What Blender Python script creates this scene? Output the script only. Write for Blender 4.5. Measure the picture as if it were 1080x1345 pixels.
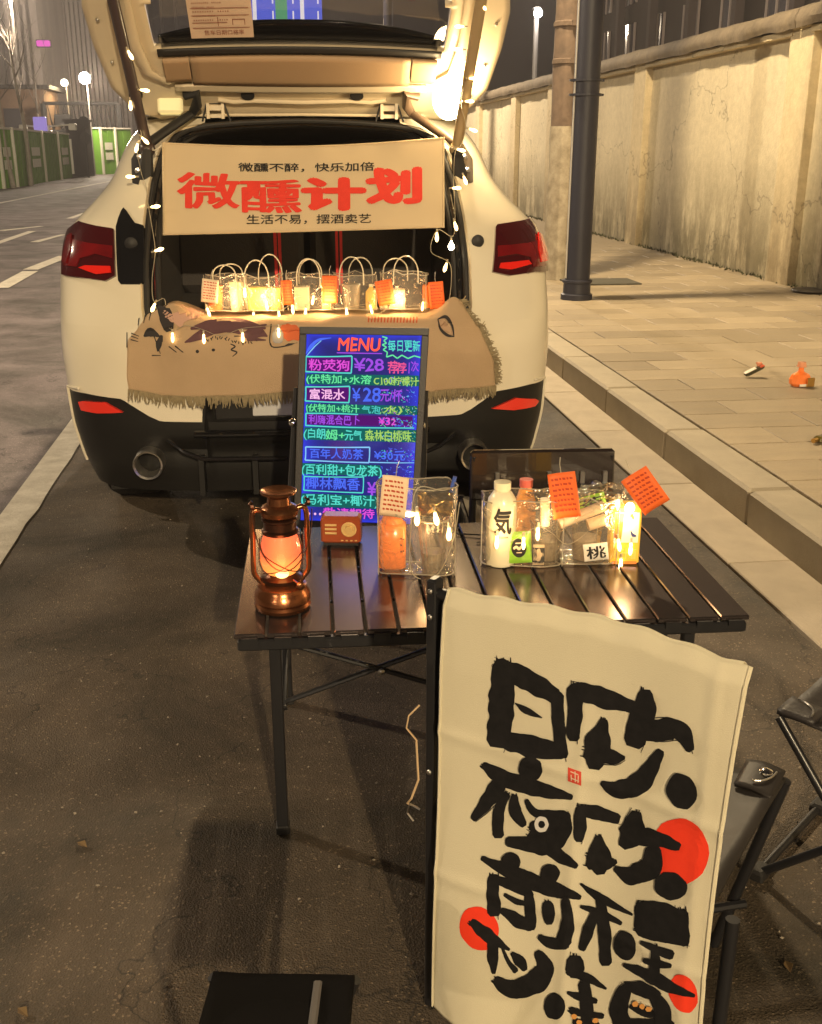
import bpy, bmesh, math, random
from mathutils import Vector, Matrix, noise
random.seed(7)
R = math.radians
scene = bpy.context.scene
for o in list(bpy.data.objects): bpy.data.objects.remove(o)

# ---------------------------------------------------------------- camera
FPX, PITCH, YAW, CAMH = 1400.0, 18.8, 7.0, 1.5       # focal length in photo pixels, tilt down, turn to the right, eye height
cd = bpy.data.cameras.new('camera'); cam = bpy.data.objects.new('camera', cd)
scene.collection.objects.link(cam); scene.camera = cam
cam.location = (0, 0, CAMH); cam.rotation_euler = (R(90 - PITCH), 0, R(-YAW))
cd.sensor_fit = 'VERTICAL'; cd.sensor_height = 24; cd.lens = 24 * FPX / 1345; cd.clip_start = .05; cd.clip_end = 3000

# ---------------------------------------------------------------- sky (deep dusk, city night)
wd = bpy.data.worlds.new('World'); scene.world = wd; wd.use_nodes = True
wn = wd.node_tree; wn.nodes.clear()
sky = wn.nodes.new('ShaderNodeTexSky'); sky.sky_type = 'NISHITA'; sky.sun_disc = False
sky.sun_elevation = R(1.0); sky.sun_rotation = R(200); sky.dust_density = 4; sky.air_density = 1.5
mixn = wn.nodes.new('ShaderNodeMix'); mixn.data_type = 'RGBA'; mixn.inputs[0].default_value = .55
bw = wn.nodes.new('ShaderNodeRGBToBW'); tint = wn.nodes.new('ShaderNodeMix'); tint.data_type = 'RGBA'; tint.blend_type = 'MULTIPLY'
tint.inputs[0].default_value = 1; tint.inputs[7].default_value = (1.0, .82, .86, 1)
bg = wn.nodes.new('ShaderNodeBackground'); bg.inputs[1].default_value = .026
wo = wn.nodes.new('ShaderNodeOutputWorld')
wn.links.new(sky.outputs[0], bw.inputs[0]); wn.links.new(bw.outputs[0], tint.inputs[6])
wn.links.new(sky.outputs[0], mixn.inputs[6]); wn.links.new(tint.outputs[2], mixn.inputs[7])
wn.links.new(mixn.outputs[2], bg.inputs[0]); wn.links.new(bg.outputs[0], wo.inputs[0])

vs = scene.view_settings
scene.display_settings.display_device = 'sRGB'
vs.view_transform = 'Standard'; vs.look = 'None'; vs.exposure = 0; vs.gamma = 1; vs.use_curve_mapping = False
cy = scene.cycles
cy.use_denoising = True; cy.max_bounces = 8; cy.transparent_max_bounces = 24; cy.sample_clamp_indirect = 4
cy.caustics_reflective = False; cy.caustics_refractive = False; cy.glossy_bounces = 3; cy.transmission_bounces = 6

def lamp(name, loc, power, col, size=.25, target=None, spot=None):
    ld = bpy.data.lights.new(name, 'SPOT' if spot else 'POINT'); ld.energy = power; ld.color = col; ld.shadow_soft_size = size
    if spot: ld.spot_size = R(spot); ld.spot_blend = .6
    o = bpy.data.objects.new(name, ld); scene.collection.objects.link(o); o.location = loc
    if target: o.rotation_euler = (Vector(target) - Vector(loc)).to_track_quat('-Z', 'Y').to_euler()
    return o
WARM = (1, .77, .46); WARMW = (1, .80, .56); AMB = (1, .6, .26)
# the street lamps: (x, y, z, power, colour); the fixtures round them are built further down; the last lamp is added to brighten the far hoardings
LAMPS = [(1.7, 9.74, 6.9, 3300, WARM), (1.7, -14.0, 6.9, 13500, WARM),
         (-10.0, 9.0, 8.0, 4300, (1, .81, .56)), (-10.0, -14.0, 8.0, 2500, WARMW), (1.7, 27.0, 6.9, 4500, WARMW)]

# ---------------------------------------------------------------- helpers
cp, sp_ = math.cos(R(PITCH)), math.sin(R(PITCH)); cy7, sy7 = math.cos(R(YAW)), math.sin(R(YAW))
def LF(lat, fwd, z=0): return Vector((lat * cy7 + fwd * sy7, fwd * cy7 - lat * sy7, z))
def ray(px, py):
    a, v = (px - 540) / FPX, (672.5 - py) / FPX
    return LF(a, cp + sp_ * v, -sp_ + cp * v)
EYE = Vector((0, 0, CAMH))
def Wz(px, py, z=0): d = ray(px, py); return EYE + d * ((z - CAMH) / d.z)
def Wy(px, py, Y): d = ray(px, py); return EYE + d * (Y / d.y)
def Wx(px, py, X): d = ray(px, py); return EYE + d * (X / d.x)
def Wplane(px, py, p, n): d = ray(px, py); return EYE + d * ((p - EYE).dot(n) / d.dot(n))

def interp(k, x):
    if x <= k[0][0]: return k[0][1]
    for (a, b), (c, d) in zip(k, k[1:]):
        if x <= c: return b + (d - b) * (x - a) / (c - a)
    return k[-1][1]

class G:
    def __init__(s): s.v = []; s.f = []; s.m = []; s.mi = 0
    def add(s, vs, fs):
        n = len(s.v); s.v += [tuple(p) for p in vs]; s.f += [tuple(i + n for i in f) for f in fs]; s.m += [s.mi] * len(fs); return s
    def box(s, c, d, rz=0, rx=0, ry=0, taper=1, bev=0):
        M = Matrix.Translation(Vector(c)) @ Matrix.Rotation(rz, 4, 'Z') @ Matrix.Rotation(rx, 4, 'X') @ Matrix.Rotation(ry, 4, 'Y')
        a, b, e = d[0] / 2, d[1] / 2, d[2] / 2
        if bev:
            k = min(bev, a * .9, b * .9, e * .9); vs = []
            rings = [(-e, k), (-e + k, 0), (e - k, 0), (e, k)]
            for z, q in rings:
                A, B = a - q, b - q
                c2 = k * .6
                for (x, y) in ((-A + c2, -B), (A - c2, -B), (A, -B + c2), (A, B - c2), (A - c2, B), (-A + c2, B), (-A, B - c2), (-A, -B + c2)):
                    vs.append(M @ Vector((x, y, z)))
            fs = [tuple(range(7, -1, -1)), tuple(range(24, 32))]
            for r in range(3):
                for i in range(8): j = (i + 1) % 8; fs.append((r * 8 + i, r * 8 + j, r * 8 + 8 + j, r * 8 + 8 + i))
            return s.add(vs, fs)
        vs = [M @ Vector((x * (taper if z > 0 else 1), y * (taper if z > 0 else 1), z)) for z in (-e, e) for x, y in ((-a, -b), (a, -b), (a, b), (-a, b))]
        return s.add(vs, [(3, 2, 1, 0), (4, 5, 6, 7), (0, 1, 5, 4), (1, 2, 6, 5), (2, 3, 7, 6), (3, 0, 4, 7)])
    def tube(s, pts, r, n=8, cap=True, closed=False, flat=1.0):
        pts = [Vector(p) for p in pts]; k = len(pts); rr = r if isinstance(r, (list, tuple)) else [r] * k
        vs = []; up = None
        for i, p in enumerate(pts):
            if closed: t = pts[(i + 1) % k] - pts[i - 1]
            else: t = pts[min(i + 1, k - 1)] - pts[max(i - 1, 0)]
            if t.length < 1e-9: t = Vector((0, 0, 1))
            t.normalize()
            if up is None: up = Vector((0, 0, 1)) if abs(t.z) < .9 else Vector((0, 1, 0))
            a = t.cross(up)
            if a.length < 1e-4: a = t.cross(Vector((1, .3, .2)))
            a.normalize(); b = a.cross(t).normalized(); up = b
            for j in range(n):
                q = 2 * math.pi * j / n; vs.append(p + (a * math.cos(q) + b * math.sin(q) * flat) * rr[i])
        fs = []
        for i in range(k if closed else k - 1):
            i2 = (i + 1) % k
            for j in range(n): j2 = (j + 1) % n; fs.append((i * n + j, i * n + j2, i2 * n + j2, i2 * n + j))
        if cap and not closed: fs += [tuple(range(n - 1, -1, -1)), tuple((k - 1) * n + j for j in range(n))]
        return s.add(vs, fs)
    def lathe(s, prof, c=(0, 0, 0), n=24, M=None, sx=1, sy=1):
        vs = []; fs = []; c = Vector(c)
        for r, z in prof:
            for j in range(n):
                q = 2 * math.pi * j / n; p = Vector((r * math.cos(q) * sx, r * math.sin(q) * sy, z))
                vs.append(c + (M @ p if M else p))
        for i in range(len(prof) - 1):
            for j in range(n): j2 = (j + 1) % n; fs.append((i * n + j, i * n + j2, (i + 1) * n + j2, (i + 1) * n + j))
        if prof[0][0] > 1e-6: fs.append(tuple(range(n - 1, -1, -1)))
        if prof[-1][0] > 1e-6: fs.append(tuple((len(prof) - 1) * n + j for j in range(n)))
        return s.add(vs, fs)
    def grid(s, fn, nu, nv, skip=None, closeu=False):
        vs = [fn(i / nu, j / nv) for j in range(nv + 1) for i in range(nu + 1)]; fs = []
        for j in range(nv):
            for i in range(nu):
                if skip and skip((i + .5) / nu, (j + .5) / nv): continue
                a = j * (nu + 1) + i; fs.append((a, a + 1, a + nu + 2, a + nu + 1))
        return s.add(vs, fs)
    def prism(s, poly, fn, h):                       # polygon (2D) -> fn(x, y, height)
        n = len(poly); vs = [fn(x, y, 0) for x, y in poly] + [fn(x, y, h) for x, y in poly]
        return s.add(vs, [tuple(range(n - 1, -1, -1)), tuple(range(n, 2 * n))] + [(i, (i + 1) % n, n + (i + 1) % n, n + i) for i in range(n)])
    def sphere(s, c, r, n=10, sz=1, sx=1, sy=1):
        pr = [(r * math.sin(math.pi * i / n), -r * sz * math.cos(math.pi * i / n)) for i in range(n + 1)]
        return s.lathe(pr, c, n + 4, sx=sx, sy=sy)
    def build(s, name, mat, parent=None, smooth=False, stuff=False, label=None, bevel=0, solid=0, weld=False):
        me = bpy.data.meshes.new(name); me.from_pydata(s.v, [], s.f)
        ms = mat if isinstance(mat, (list, tuple)) else [mat]
        for m in ms: me.materials.append(m)
        if len(ms) > 1: me.polygons.foreach_set('material_index', s.m)
        if weld or smooth:
            bm = bmesh.new(); bm.from_mesh(me)
            if weld: bmesh.ops.remove_doubles(bm, verts=bm.verts, dist=1e-5)
            bmesh.ops.recalc_face_normals(bm, faces=bm.faces); bm.to_mesh(me); bm.free()
        me.update()
        if smooth:
            me.polygons.foreach_set('use_smooth', [True] * len(me.polygons))
            try: me.set_sharp_from_angle(angle=R(smooth if smooth > 1 else 40))
            except Exception: pass
        o = bpy.data.objects.new(name, me); scene.collection.objects.link(o)
        if parent: o.parent = parent
        if stuff: o['kind'] = 'stuff'
        if label: o['label'] = label
        if solid:
            md = o.modifiers.new('solid', 'SOLIDIFY'); md.thickness = solid; md.offset = 0
        if bevel:
            md = o.modifiers.new('bevel', 'BEVEL'); md.width = bevel; md.segments = 2; md.limit_method = 'ANGLE'
        return o

def thing(name, label, cat, loc=(0, 0, 0), rz=0, group=None, rx=0, ry=0):
    o = bpy.data.objects.new(name, None); scene.collection.objects.link(o); o.empty_display_size = .1
    o.location = loc; o.rotation_euler = (rx, ry, rz); o['label'] = label; o['category'] = cat
    if group: o['group'] = group
    return o
def tag(o, label, cat, group=None):
    o['label'] = label; o['category'] = cat
    if group: o['group'] = group
    return o
def struct(o): o['kind'] = 'structure'; return o
KIDS = {}
def dup(o, parent=None, **kw):
    c = o.copy(); scene.collection.objects.link(c)
    if parent: c.parent = parent
    for k, v in kw.items():
        if k in ('location', 'rotation_euler', 'scale'): setattr(c, k, v)
        else: c[k] = v
    for ch in [q for q in scene.objects if q.parent == o and q is not c]: dup(ch, c)
    return c

# ---------------------------------------------------------------- materials
def M_(name, col, rough=.5, metal=0, col2=None, scale=8, contrast=1, bump=0, bscale=60, emit=None, es=0, trans=0, ior=1.45,
       coat=0, alpha=1, streak=None, detail=6, rough2=None, spec=.5, sss=0):
    m = bpy.data.materials.new(name); m.use_nodes = True; nt = m.node_tree; b = nt.nodes['Principled BSDF']
    b.inputs['Base Color'].default_value = (*col, 1); b.inputs['Roughness'].default_value = rough; b.inputs['Metallic'].default_value = metal
    b.inputs['Transmission Weight'].default_value = trans; b.inputs['IOR'].default_value = ior; b.inputs['Coat Weight'].default_value = coat
    b.inputs['Alpha'].default_value = alpha; b.inputs['Specular IOR Level'].default_value = spec
    if emit: b.inputs['Emission Color'].default_value = (*emit, 1); b.inputs['Emission Strength'].default_value = es
    tc = nt.nodes.new('ShaderNodeTexCoord'); mp = nt.nodes.new('ShaderNodeMapping'); nt.links.new(tc.outputs['Object'], mp.inputs[0])
    if streak: mp.inputs['Scale'].default_value = streak
    if col2:
        n = nt.nodes.new('ShaderNodeTexNoise'); n.inputs['Scale'].default_value = scale; n.inputs['Detail'].default_value = detail; n.inputs['Roughness'].default_value = .65
        r = nt.nodes.new('ShaderNodeValToRGB'); w = .25 / contrast
        r.color_ramp.elements[0].position = .5 - w; r.color_ramp.elements[1].position = .5 + w
        r.color_ramp.elements[0].color = (*col, 1); r.color_ramp.elements[1].color = (*col2, 1)
        nt.links.new(mp.outputs[0], n.inputs[0]); nt.links.new(n.outputs[0], r.inputs[0]); nt.links.new(r.outputs[0], b.inputs['Base Color'])
        if rough2 is not None:
            q = nt.nodes.new('ShaderNodeMapRange'); q.inputs[3].default_value = rough; q.inputs[4].default_value = rough2
            nt.links.new(n.outputs[0], q.inputs[0]); q.inputs[1].default_value = .3; q.inputs[2].default_value = .7
            nt.links.new(q.outputs[0], b.inputs['Roughness'])
    if bump:
        n2 = nt.nodes.new('ShaderNodeTexNoise'); n2.inputs['Scale'].default_value = bscale; n2.inputs['Detail'].default_value = 4
        bp = nt.nodes.new('ShaderNodeBump'); bp.inputs['Strength'].default_value = bump; bp.inputs['Distance'].default_value = .01
        nt.links.new(tc.outputs['Object'], n2.inputs[0]); nt.links.new(n2.outputs[0], bp.inputs['Height']); nt.links.new(bp.outputs[0], b.inputs['Normal'])
    return m
def vary(m, amt=.12, hue=0):                         # each object of a repeated kind a touch lighter or darker
    nt = m.node_tree; b = nt.nodes['Principled BSDF']; oi = nt.nodes.new('ShaderNodeObjectInfo')
    h = nt.nodes.new('ShaderNodeHueSaturation'); q = nt.nodes.new('ShaderNodeMapRange'); q.inputs[3].default_value = 1 - amt; q.inputs[4].default_value = 1 + amt
    nt.links.new(oi.outputs['Random'], q.inputs[0]); nt.links.new(q.outputs[0], h.inputs['Value'])
    l = b.inputs['Base Color'].links
    if l: nt.links.new(l[0].from_socket, h.inputs['Color'])
    else: h.inputs['Color'].default_value = b.inputs['Base Color'].default_value
    nt.links.new(h.outputs[0], b.inputs['Base Color']); return m
def E_(name, col, s):
    m = bpy.data.materials.new(name); m.use_nodes = True; nt = m.node_tree; nt.nodes.clear()
    e = nt.nodes.new('ShaderNodeEmission'); e.inputs[0].default_value = (*col, 1); e.inputs[1].default_value = s
    o = nt.nodes.new('ShaderNodeOutputMaterial'); nt.links.new(e.outputs[0], o.inputs[0]); return m
def clear_(name, col=(1, 1, 1), gloss=.25, rough=.08, bump=.6, bscale=40, milky=0):   # thin clear film
    m = bpy.data.materials.new(name); m.use_nodes = True; nt = m.node_tree; nt.nodes.clear(); L = nt.links.new
    t = nt.nodes.new('ShaderNodeBsdfTransparent'); t.inputs[0].default_value = (*col, 1)
    g = nt.nodes.new('ShaderNodeBsdfGlossy'); g.inputs['Roughness'].default_value = rough
    fr = nt.nodes.new('ShaderNodeLayerWeight'); fr.inputs[0].default_value = gloss
    mx = nt.nodes.new('ShaderNodeMixShader'); o = nt.nodes.new('ShaderNodeOutputMaterial')
    tc = nt.nodes.new('ShaderNodeTexCoord'); n = nt.nodes.new('ShaderNodeTexNoise'); n.inputs['Scale'].default_value = bscale; n.inputs['Detail'].default_value = 1; n.inputs['Distortion'].default_value = 1.5
    b = nt.nodes.new('ShaderNodeBump'); b.inputs['Strength'].default_value = bump; b.inputs['Distance'].default_value = .02
    L(tc.outputs['Object'], n.inputs[0]); L(n.outputs[0], b.inputs['Height']); L(b.outputs[0], g.inputs['Normal']); L(b.outputs[0], fr.inputs['Normal'])
    L(fr.outputs['Facing'], mx.inputs[0]); L(t.outputs[0], mx.inputs[1]); L(g.outputs[0], mx.inputs[2]); last = mx
    if milky:
        d = nt.nodes.new('ShaderNodeBsdfTranslucent'); d.inputs[0].default_value = (*col, 1); d2 = nt.nodes.new('ShaderNodeBsdfDiffuse'); d2.inputs[0].default_value = (*col, 1)
        a = nt.nodes.new('ShaderNodeMixShader'); a.inputs[0].default_value = .5; L(d.outputs[0], a.inputs[1]); L(d2.outputs[0], a.inputs[2])
        m2 = nt.nodes.new('ShaderNodeMixShader'); m2.inputs[0].default_value = milky; L(mx.outputs[0], m2.inputs[1]); L(a.outputs[0], m2.inputs[2]); last = m2
    L(last.outputs[0], o.inputs[0]); return m
def cloth_(name, col, col2, scale=4, weave=900, tr=.25, bump=.25):
    m = M_(name, col, .9, col2=col2, scale=scale, contrast=.7, bump=bump, bscale=weave, spec=.15); nt = m.node_tree
    b = nt.nodes['Principled BSDF']; out = [n for n in nt.nodes if n.type == 'OUTPUT_MATERIAL'][0]
    t = nt.nodes.new('ShaderNodeBsdfTranslucent'); t.inputs[0].default_value = (*col, 1); mx = nt.nodes.new('ShaderNodeMixShader'); mx.inputs[0].default_value = tr
    nt.links.new(b.outputs[0], mx.inputs[1]); nt.links.new(t.outputs[0], mx.inputs[2]); nt.links.new(mx.outputs[0], out.inputs[0]); return m

m_black = M_('black_metal', (.012, .012, .014), .35, .0, coat=.3)
m_steel = M_('steel', (.55, .53, .5), .28, 1)
m_chrome = M_('chrome', (.8, .78, .75), .08, 1)
m_gold = M_('gilt', (.7, .45, .15), .2, 1)

# text: outlines of the built-in font, fitted into a box of 2D coordinates and mapped onto a surface
def glyphs(s, bold=0, res=3, shear=0):
    c = bpy.data.curves.new('t', 'FONT'); c.body = s; c.size = 1; c.resolution_u = res; c.offset = bold; c.shear = shear; c.fill_mode = 'FRONT'
    o = bpy.data.objects.new('t', c); scene.collection.objects.link(o)
    dg = bpy.context.evaluated_depsgraph_get(); me = bpy.data.meshes.new_from_object(o.evaluated_get(dg))
    vs = [tuple(v.co) for v in me.vertices]; fs = [tuple(p.vertices) for p in me.polygons]
    bpy.data.objects.remove(o); bpy.data.curves.remove(c); bpy.data.meshes.remove(me); return vs, fs
def text_in(g, s, box, fn, bold=0, shear=0, rot=0, jitter=0, sub=0, dz=.00012, thick=None):
    vs, fs = glyphs(s, 0, shear=shear)
    if not vs: return g
    if sub:
        bm = bmesh.new(); q = [bm.verts.new(v) for v in vs]; 
        for f in fs:
            try: bm.faces.new([q[i] for i in f])
            except ValueError: pass
        bmesh.ops.triangulate(bm, faces=bm.faces)
        for _ in range(5):
            es = [e for e in bm.edges if e.calc_length() > sub]
            if not es: break
            bmesh.ops.subdivide_edges(bm, edges=es, cuts=1); bmesh.ops.triangulate(bm, faces=[f for f in bm.faces if len(f.verts) > 3])
        bm.verts.ensure_lookup_table(); bm.verts.index_update(); vs = [tuple(v.co) for v in bm.verts]; fs = [tuple(v.index for v in f.verts) for f in bm.faces]; bm.free()
    x0, x1 = min(v[0] for v in vs), max(v[0] for v in vs); y0, y1 = min(v[1] for v in vs), max(v[1] for v in vs)
    a, b, c, d = box; cx, cyy = (a + c) / 2, (b + d) / 2; out = []
    for v in vs:
        X = a + (v[0] - x0) / max(1e-6, x1 - x0) * (c - a); Y = d - (v[1] - y0) / max(1e-6, y1 - y0) * (d - b)
        if jitter:
            q = noise.noise_vector(Vector((X * .03, Y * .03, len(s)))); X += q.x * jitter; Y += q.y * jitter
        if rot: dx, dy = X - cx, Y - cyy; X = cx + dx * math.cos(rot) - dy * math.sin(rot); Y = cyy + dx * math.sin(rot) + dy * math.cos(rot)
        out.append((X, Y))
    if not bold: return g.add([fn(*q) for q in out], fs)
    kx = bold * (c - a) / max(1e-6, x1 - x0); ky = (thick or bold) * (d - b) / max(1e-6, y1 - y0); base = fn(cx, cyy); e1 = Vector(fn(cx + 1, cyy)) - Vector(base); e2 = Vector(fn(cx, cyy + 1)) - Vector(base)
    nrm = e1.cross(e2).normalized(); nrm = -nrm if nrm.y > 0 else nrm
    for i in range(8):                                 # thicker strokes: the outline stamped eight times round
        q = i * math.pi / 4; dx, dy = kx * math.cos(q), ky * math.sin(q); g.add([Vector(fn(X + dx, Y + dy)) + nrm * (i * dz) for X, Y in out], fs)
    return g
def catmull(p, k=6):
    if len(p) < 3: 
        return [tuple(a + (b - a) * i / k for a, b in zip(p[0], p[1])) for i in range(k + 1)]
    q = [p[0]] + list(p) + [p[-1]]; out = []
    for i in range(1, len(q) - 2):
        for j in range(k):
            t = j / k
            out.append(tuple(.5 * (2 * b + (c - a) * t + (2 * a - 5 * b + 4 * c - d) * t * t + (3 * b - a - 3 * c + d) * t ** 3) for a, b, c, d in zip(q[i - 1], q[i], q[i + 1], q[i + 2])))
    out.append(tuple(p[-1])); return out
def stroke(g, pts, fn, rough=.0, k=7, blunt=True):          # brush stroke: (x, y, width) points -> ribbon of quads on fn(x, y)
    c = catmull(pts, k); n = len(c); L = []; Rr = []
    for i, (x, y, w) in enumerate(c):
        a, b = c[max(i - 1, 0)], c[min(i + 1, n - 1)]; dx, dy = b[0] - a[0], b[1] - a[1]; l = math.hypot(dx, dy) or 1; nx, ny = -dy / l, dx / l
        fr = 1.5 * rough * noise.noise(Vector((x * .45, y * .45, 5))) * 3; w1 = w / 2 * (1 + rough * noise.noise(Vector((x * .03, y * .03, 1)))) + fr; w2 = w / 2 * (1 + rough * noise.noise(Vector((x * .03, y * .03, 9)))) - fr * .7
        L.append((x + nx * w1, y + ny * w1)); Rr.append((x - nx * w2, y - ny * w2))
    if blunt:
        for e, s_ in ((0, -1), (n - 1, 1)):
            a, b = (c[0], c[1]) if e == 0 else (c[-2], c[-1]); dx, dy = b[0] - a[0], b[1] - a[1]; l = math.hypot(dx, dy) or 1
            x, y, w = c[e]; tip = (x + s_ * dx / l * w * .28, y + s_ * dy / l * w * .28); px, py = -dy / l * w * .3, dx / l * w * .3
            if e == 0: L.insert(0, (tip[0] + px, tip[1] + py)); Rr.insert(0, (tip[0] - px, tip[1] - py))
            else: L.append((tip[0] + px, tip[1] + py)); Rr.append((tip[0] - px, tip[1] - py))
    vs = []
    m = max(2, min(6, int(max(p[2] for p in pts) / 12)))
    for a, b in zip(L, Rr): vs += [fn(a[0] + (b[0] - a[0]) * j / m, a[1] + (b[1] - a[1]) * j / m) for j in range(m + 1)]
    fs = []
    for i in range(len(L) - 1):
        o = i * (m + 1); fs += [(o + j, o + j + 1, o + m + 2 + j, o + m + 1 + j) for j in range(m)]
    return g.add(vs, fs)
def blob(g, cx, cy_, rx, ry, fn, rot=0, rough=.06, n=28):
    vs = [fn(cx, cy_)]
    for ring in (.25, .45, .65, .83, 1):
        for i in range(n):
            q = 2 * math.pi * i / n; k = ring * (1 + rough * noise.noise(Vector((math.cos(q) * 2, math.sin(q) * 2, cx * .1))))
            x, y = rx * math.cos(q) * k, ry * math.sin(q) * k
            vs.append(fn(cx + x * math.cos(rot) - y * math.sin(rot), cy_ + x * math.sin(rot) + y * math.cos(rot)))
    fs = [(0, 1 + i, 1 + (i + 1) % n) for i in range(n)] + [(1 + k * n + i, 1 + k * n + n + i, 1 + k * n + n + (i + 1) % n, 1 + k * n + (i + 1) % n) for k in range(4) for i in range(n)]
    return g.add(vs, fs)
# ================================================================ GROUND, ROAD, KERB, PAVEMENT
KX, KH = 1.90, .165                                   # face of the kerb and its height
def asphalt(name, c1, c2, sparkle=.8):
    m = M_(name, c1, .82, col2=c2, scale=2.2, contrast=.8, rough2=.6); nt = m.node_tree; b = nt.nodes['Principled BSDF']; L = nt.links.new
    tc = [n for n in nt.nodes if n.type == 'TEX_COORD'][0]
    vo = nt.nodes.new('ShaderNodeTexVoronoi'); vo.inputs['Scale'].default_value = 240; L(tc.outputs['Object'], vo.inputs[0])
    n = nt.nodes.new('ShaderNodeTexNoise'); n.inputs['Scale'].default_value = 150; n.inputs['Detail'].default_value = 3; L(tc.outputs['Object'], n.inputs[0])
    ad = nt.nodes.new('ShaderNodeMath'); ad.operation = 'ADD'; L(vo.outputs['Distance'], ad.inputs[0]); L(n.outputs[0], ad.inputs[1])
    bp = nt.nodes.new('ShaderNodeBump'); bp.inputs['Strength'].default_value = .7; bp.inputs['Distance'].default_value = .003; L(ad.outputs[0], bp.inputs['Height']); L(bp.outputs[0], b.inputs['Normal'])
    base = b.inputs['Base Color'].links[0].from_socket                 # pale chips among the dark stones
    wn_ = nt.nodes.new('ShaderNodeMapRange'); L(vo.outputs['Color'], wn_.inputs[0]); wn_.inputs[1].default_value = .80; wn_.inputs[2].default_value = .95
    mx = nt.nodes.new('ShaderNodeMix'); mx.data_type = 'RGBA'; L(wn_.outputs[0], mx.inputs[0]); L(base, mx.inputs[6]); mx.inputs[7].default_value = (*[c * 2.4 for c in c2], 1)
    n3 = nt.nodes.new('ShaderNodeTexNoise'); n3.inputs['Scale'].default_value = 300; L(tc.outputs['Object'], n3.inputs[0])
    m3 = nt.nodes.new('ShaderNodeMix'); m3.data_type = 'RGBA'; m3.blend_type = 'MULTIPLY'; m3.inputs[0].default_value = .5
    L(mx.outputs[2], m3.inputs[6]); L(n3.outputs[0], m3.inputs[7])
    n5 = nt.nodes.new('ShaderNodeTexNoise'); n5.inputs['Scale'].default_value = 1.1; n5.inputs['Detail'].default_value = 7; n5.inputs['Roughness'].default_value = .7; n5.inputs['Distortion'].default_value = .6; L(tc.outputs['Object'], n5.inputs[0])   # worn and oily patches
    r5 = nt.nodes.new('ShaderNodeValToRGB'); r5.color_ramp.elements[0].position = .36; r5.color_ramp.elements[1].position = .62; r5.color_ramp.elements[0].color = (.42, .42, .36, 1); r5.color_ramp.elements[1].color = (1.35, 1.3, 1.25, 1); L(n5.outputs[0], r5.inputs[0])
    m5 = nt.nodes.new('ShaderNodeMix'); m5.data_type = 'RGBA'; m5.blend_type = 'MULTIPLY'; m5.inputs[0].default_value = 1; L(m3.outputs[2], m5.inputs[6]); L(r5.outputs[0], m5.inputs[7])
    v6 = nt.nodes.new('ShaderNodeTexVoronoi'); v6.feature = 'DISTANCE_TO_EDGE'; v6.inputs['Scale'].default_value = .9; mp6 = nt.nodes.new('ShaderNodeVectorMath'); mp6.operation = 'ADD'; n6 = nt.nodes.new('ShaderNodeTexNoise'); n6.inputs['Scale'].default_value = 3; n6.inputs['Detail'].default_value = 5
    L(tc.outputs['Object'], n6.inputs[0]); L(tc.outputs['Object'], mp6.inputs[0]); L(n6.outputs['Color'], mp6.inputs[1]); L(mp6.outputs[0], v6.inputs[0]); q6 = nt.nodes.new('ShaderNodeMapRange'); q6.inputs[1].default_value = 0; q6.inputs[2].default_value = .006; q6.inputs[3].default_value = .35; q6.inputs[4].default_value = 1; L(v6.outputs['Distance'], q6.inputs[0])   # fine cracks
    m7 = nt.nodes.new('ShaderNodeMix'); m7.data_type = 'RGBA'; m7.blend_type = 'MULTIPLY'; m7.inputs[0].default_value = 1; L(m5.outputs[2], m7.inputs[6]); L(q6.outputs[0], m7.inputs[7]); L(m7.outputs[2], b.inputs['Base Color']); return m
m_asph = asphalt('asphalt', (.060, .045, .030), (.125, .096, .068))
m_road = asphalt('road_asphalt_lit', (.105, .088, .10), (.16, .138, .15))  # same asphalt as the lane, tinted paler and purple for its lamp light
m_line = M_('road_paint', (.62, .58, .5), .7, col2=(.38, .34, .28), scale=9, contrast=1.2, bump=.5, bscale=90)
m_kerb = vary(M_('kerb_granite', (.42, .36, .27), .6, col2=(.31, .27, .2), scale=5, bump=.25, bscale=120), .08)
m_gut = vary(M_('gutter_concrete', (.44, .37, .28), .75, col2=(.33, .28, .21), scale=6, bump=.2, bscale=90), .07)
m_pave = vary(M_('paver_stone', (.34, .275, .185), .62, col2=(.24, .195, .135), scale=3.5, contrast=1.1, bump=.45, bscale=70, streak=(.6, 3.5, 1), rough2=.45), .18)
m_joint = M_('joint_sand', (.09, .07, .05), .95, bump=.3)
m_soil = M_('soil', (.08, .07, .05), .95, col2=(.05, .05, .035), bump=.5, bscale=30)

g = G(); g.add([(-900, -300, -.02), (900, -300, -.02), (900, 1500, -.02), (-900, 1500, -.02)], [(0, 1, 2, 3)]); struct(g.build('ground', m_soil))
g = G(); g.add([(-14, -40, -.004), (-1.22, -40, -.004), (-1.22, 300, -.004), (-14, 300, -.004)], [(0, 1, 2, 3)]); road = struct(g.build('road', m_road))
g = G()
def park(u, v): 
    x = -1.22 + u * (1.65 + 1.22); y = -6 + v * 36; return (x, y, .0)
g.grid(park, 12, 60); g.add([(-1.22, 30, 0), (1.65, 30, 0), (1.65, 300, 0), (-1.22, 300, 0)], [(0, 1, 2, 3)]); g.add([(-1.22, -40, 0), (1.65, -40, 0), (1.65, -6, 0), (-1.22, -6, 0)], [(0, 1, 2, 3)])
parking = struct(g.build('parking_lane', m_asph))
g = G()                                                # painted edge line, worn at its borders
def ln(u, v): 
    y = -6 + v * 60; w = .14 + .012 * noise.noise(Vector((u * 4, y * 6, 0))); return (-1.23 + u * w, y, .006)
g.grid(ln, 1, 300); g.build('edge_line', m_line, parking)
g = G()
for (a, b) in [((0, 305), (50, 298)), ((45, 316), (83, 307))]: pass
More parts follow.
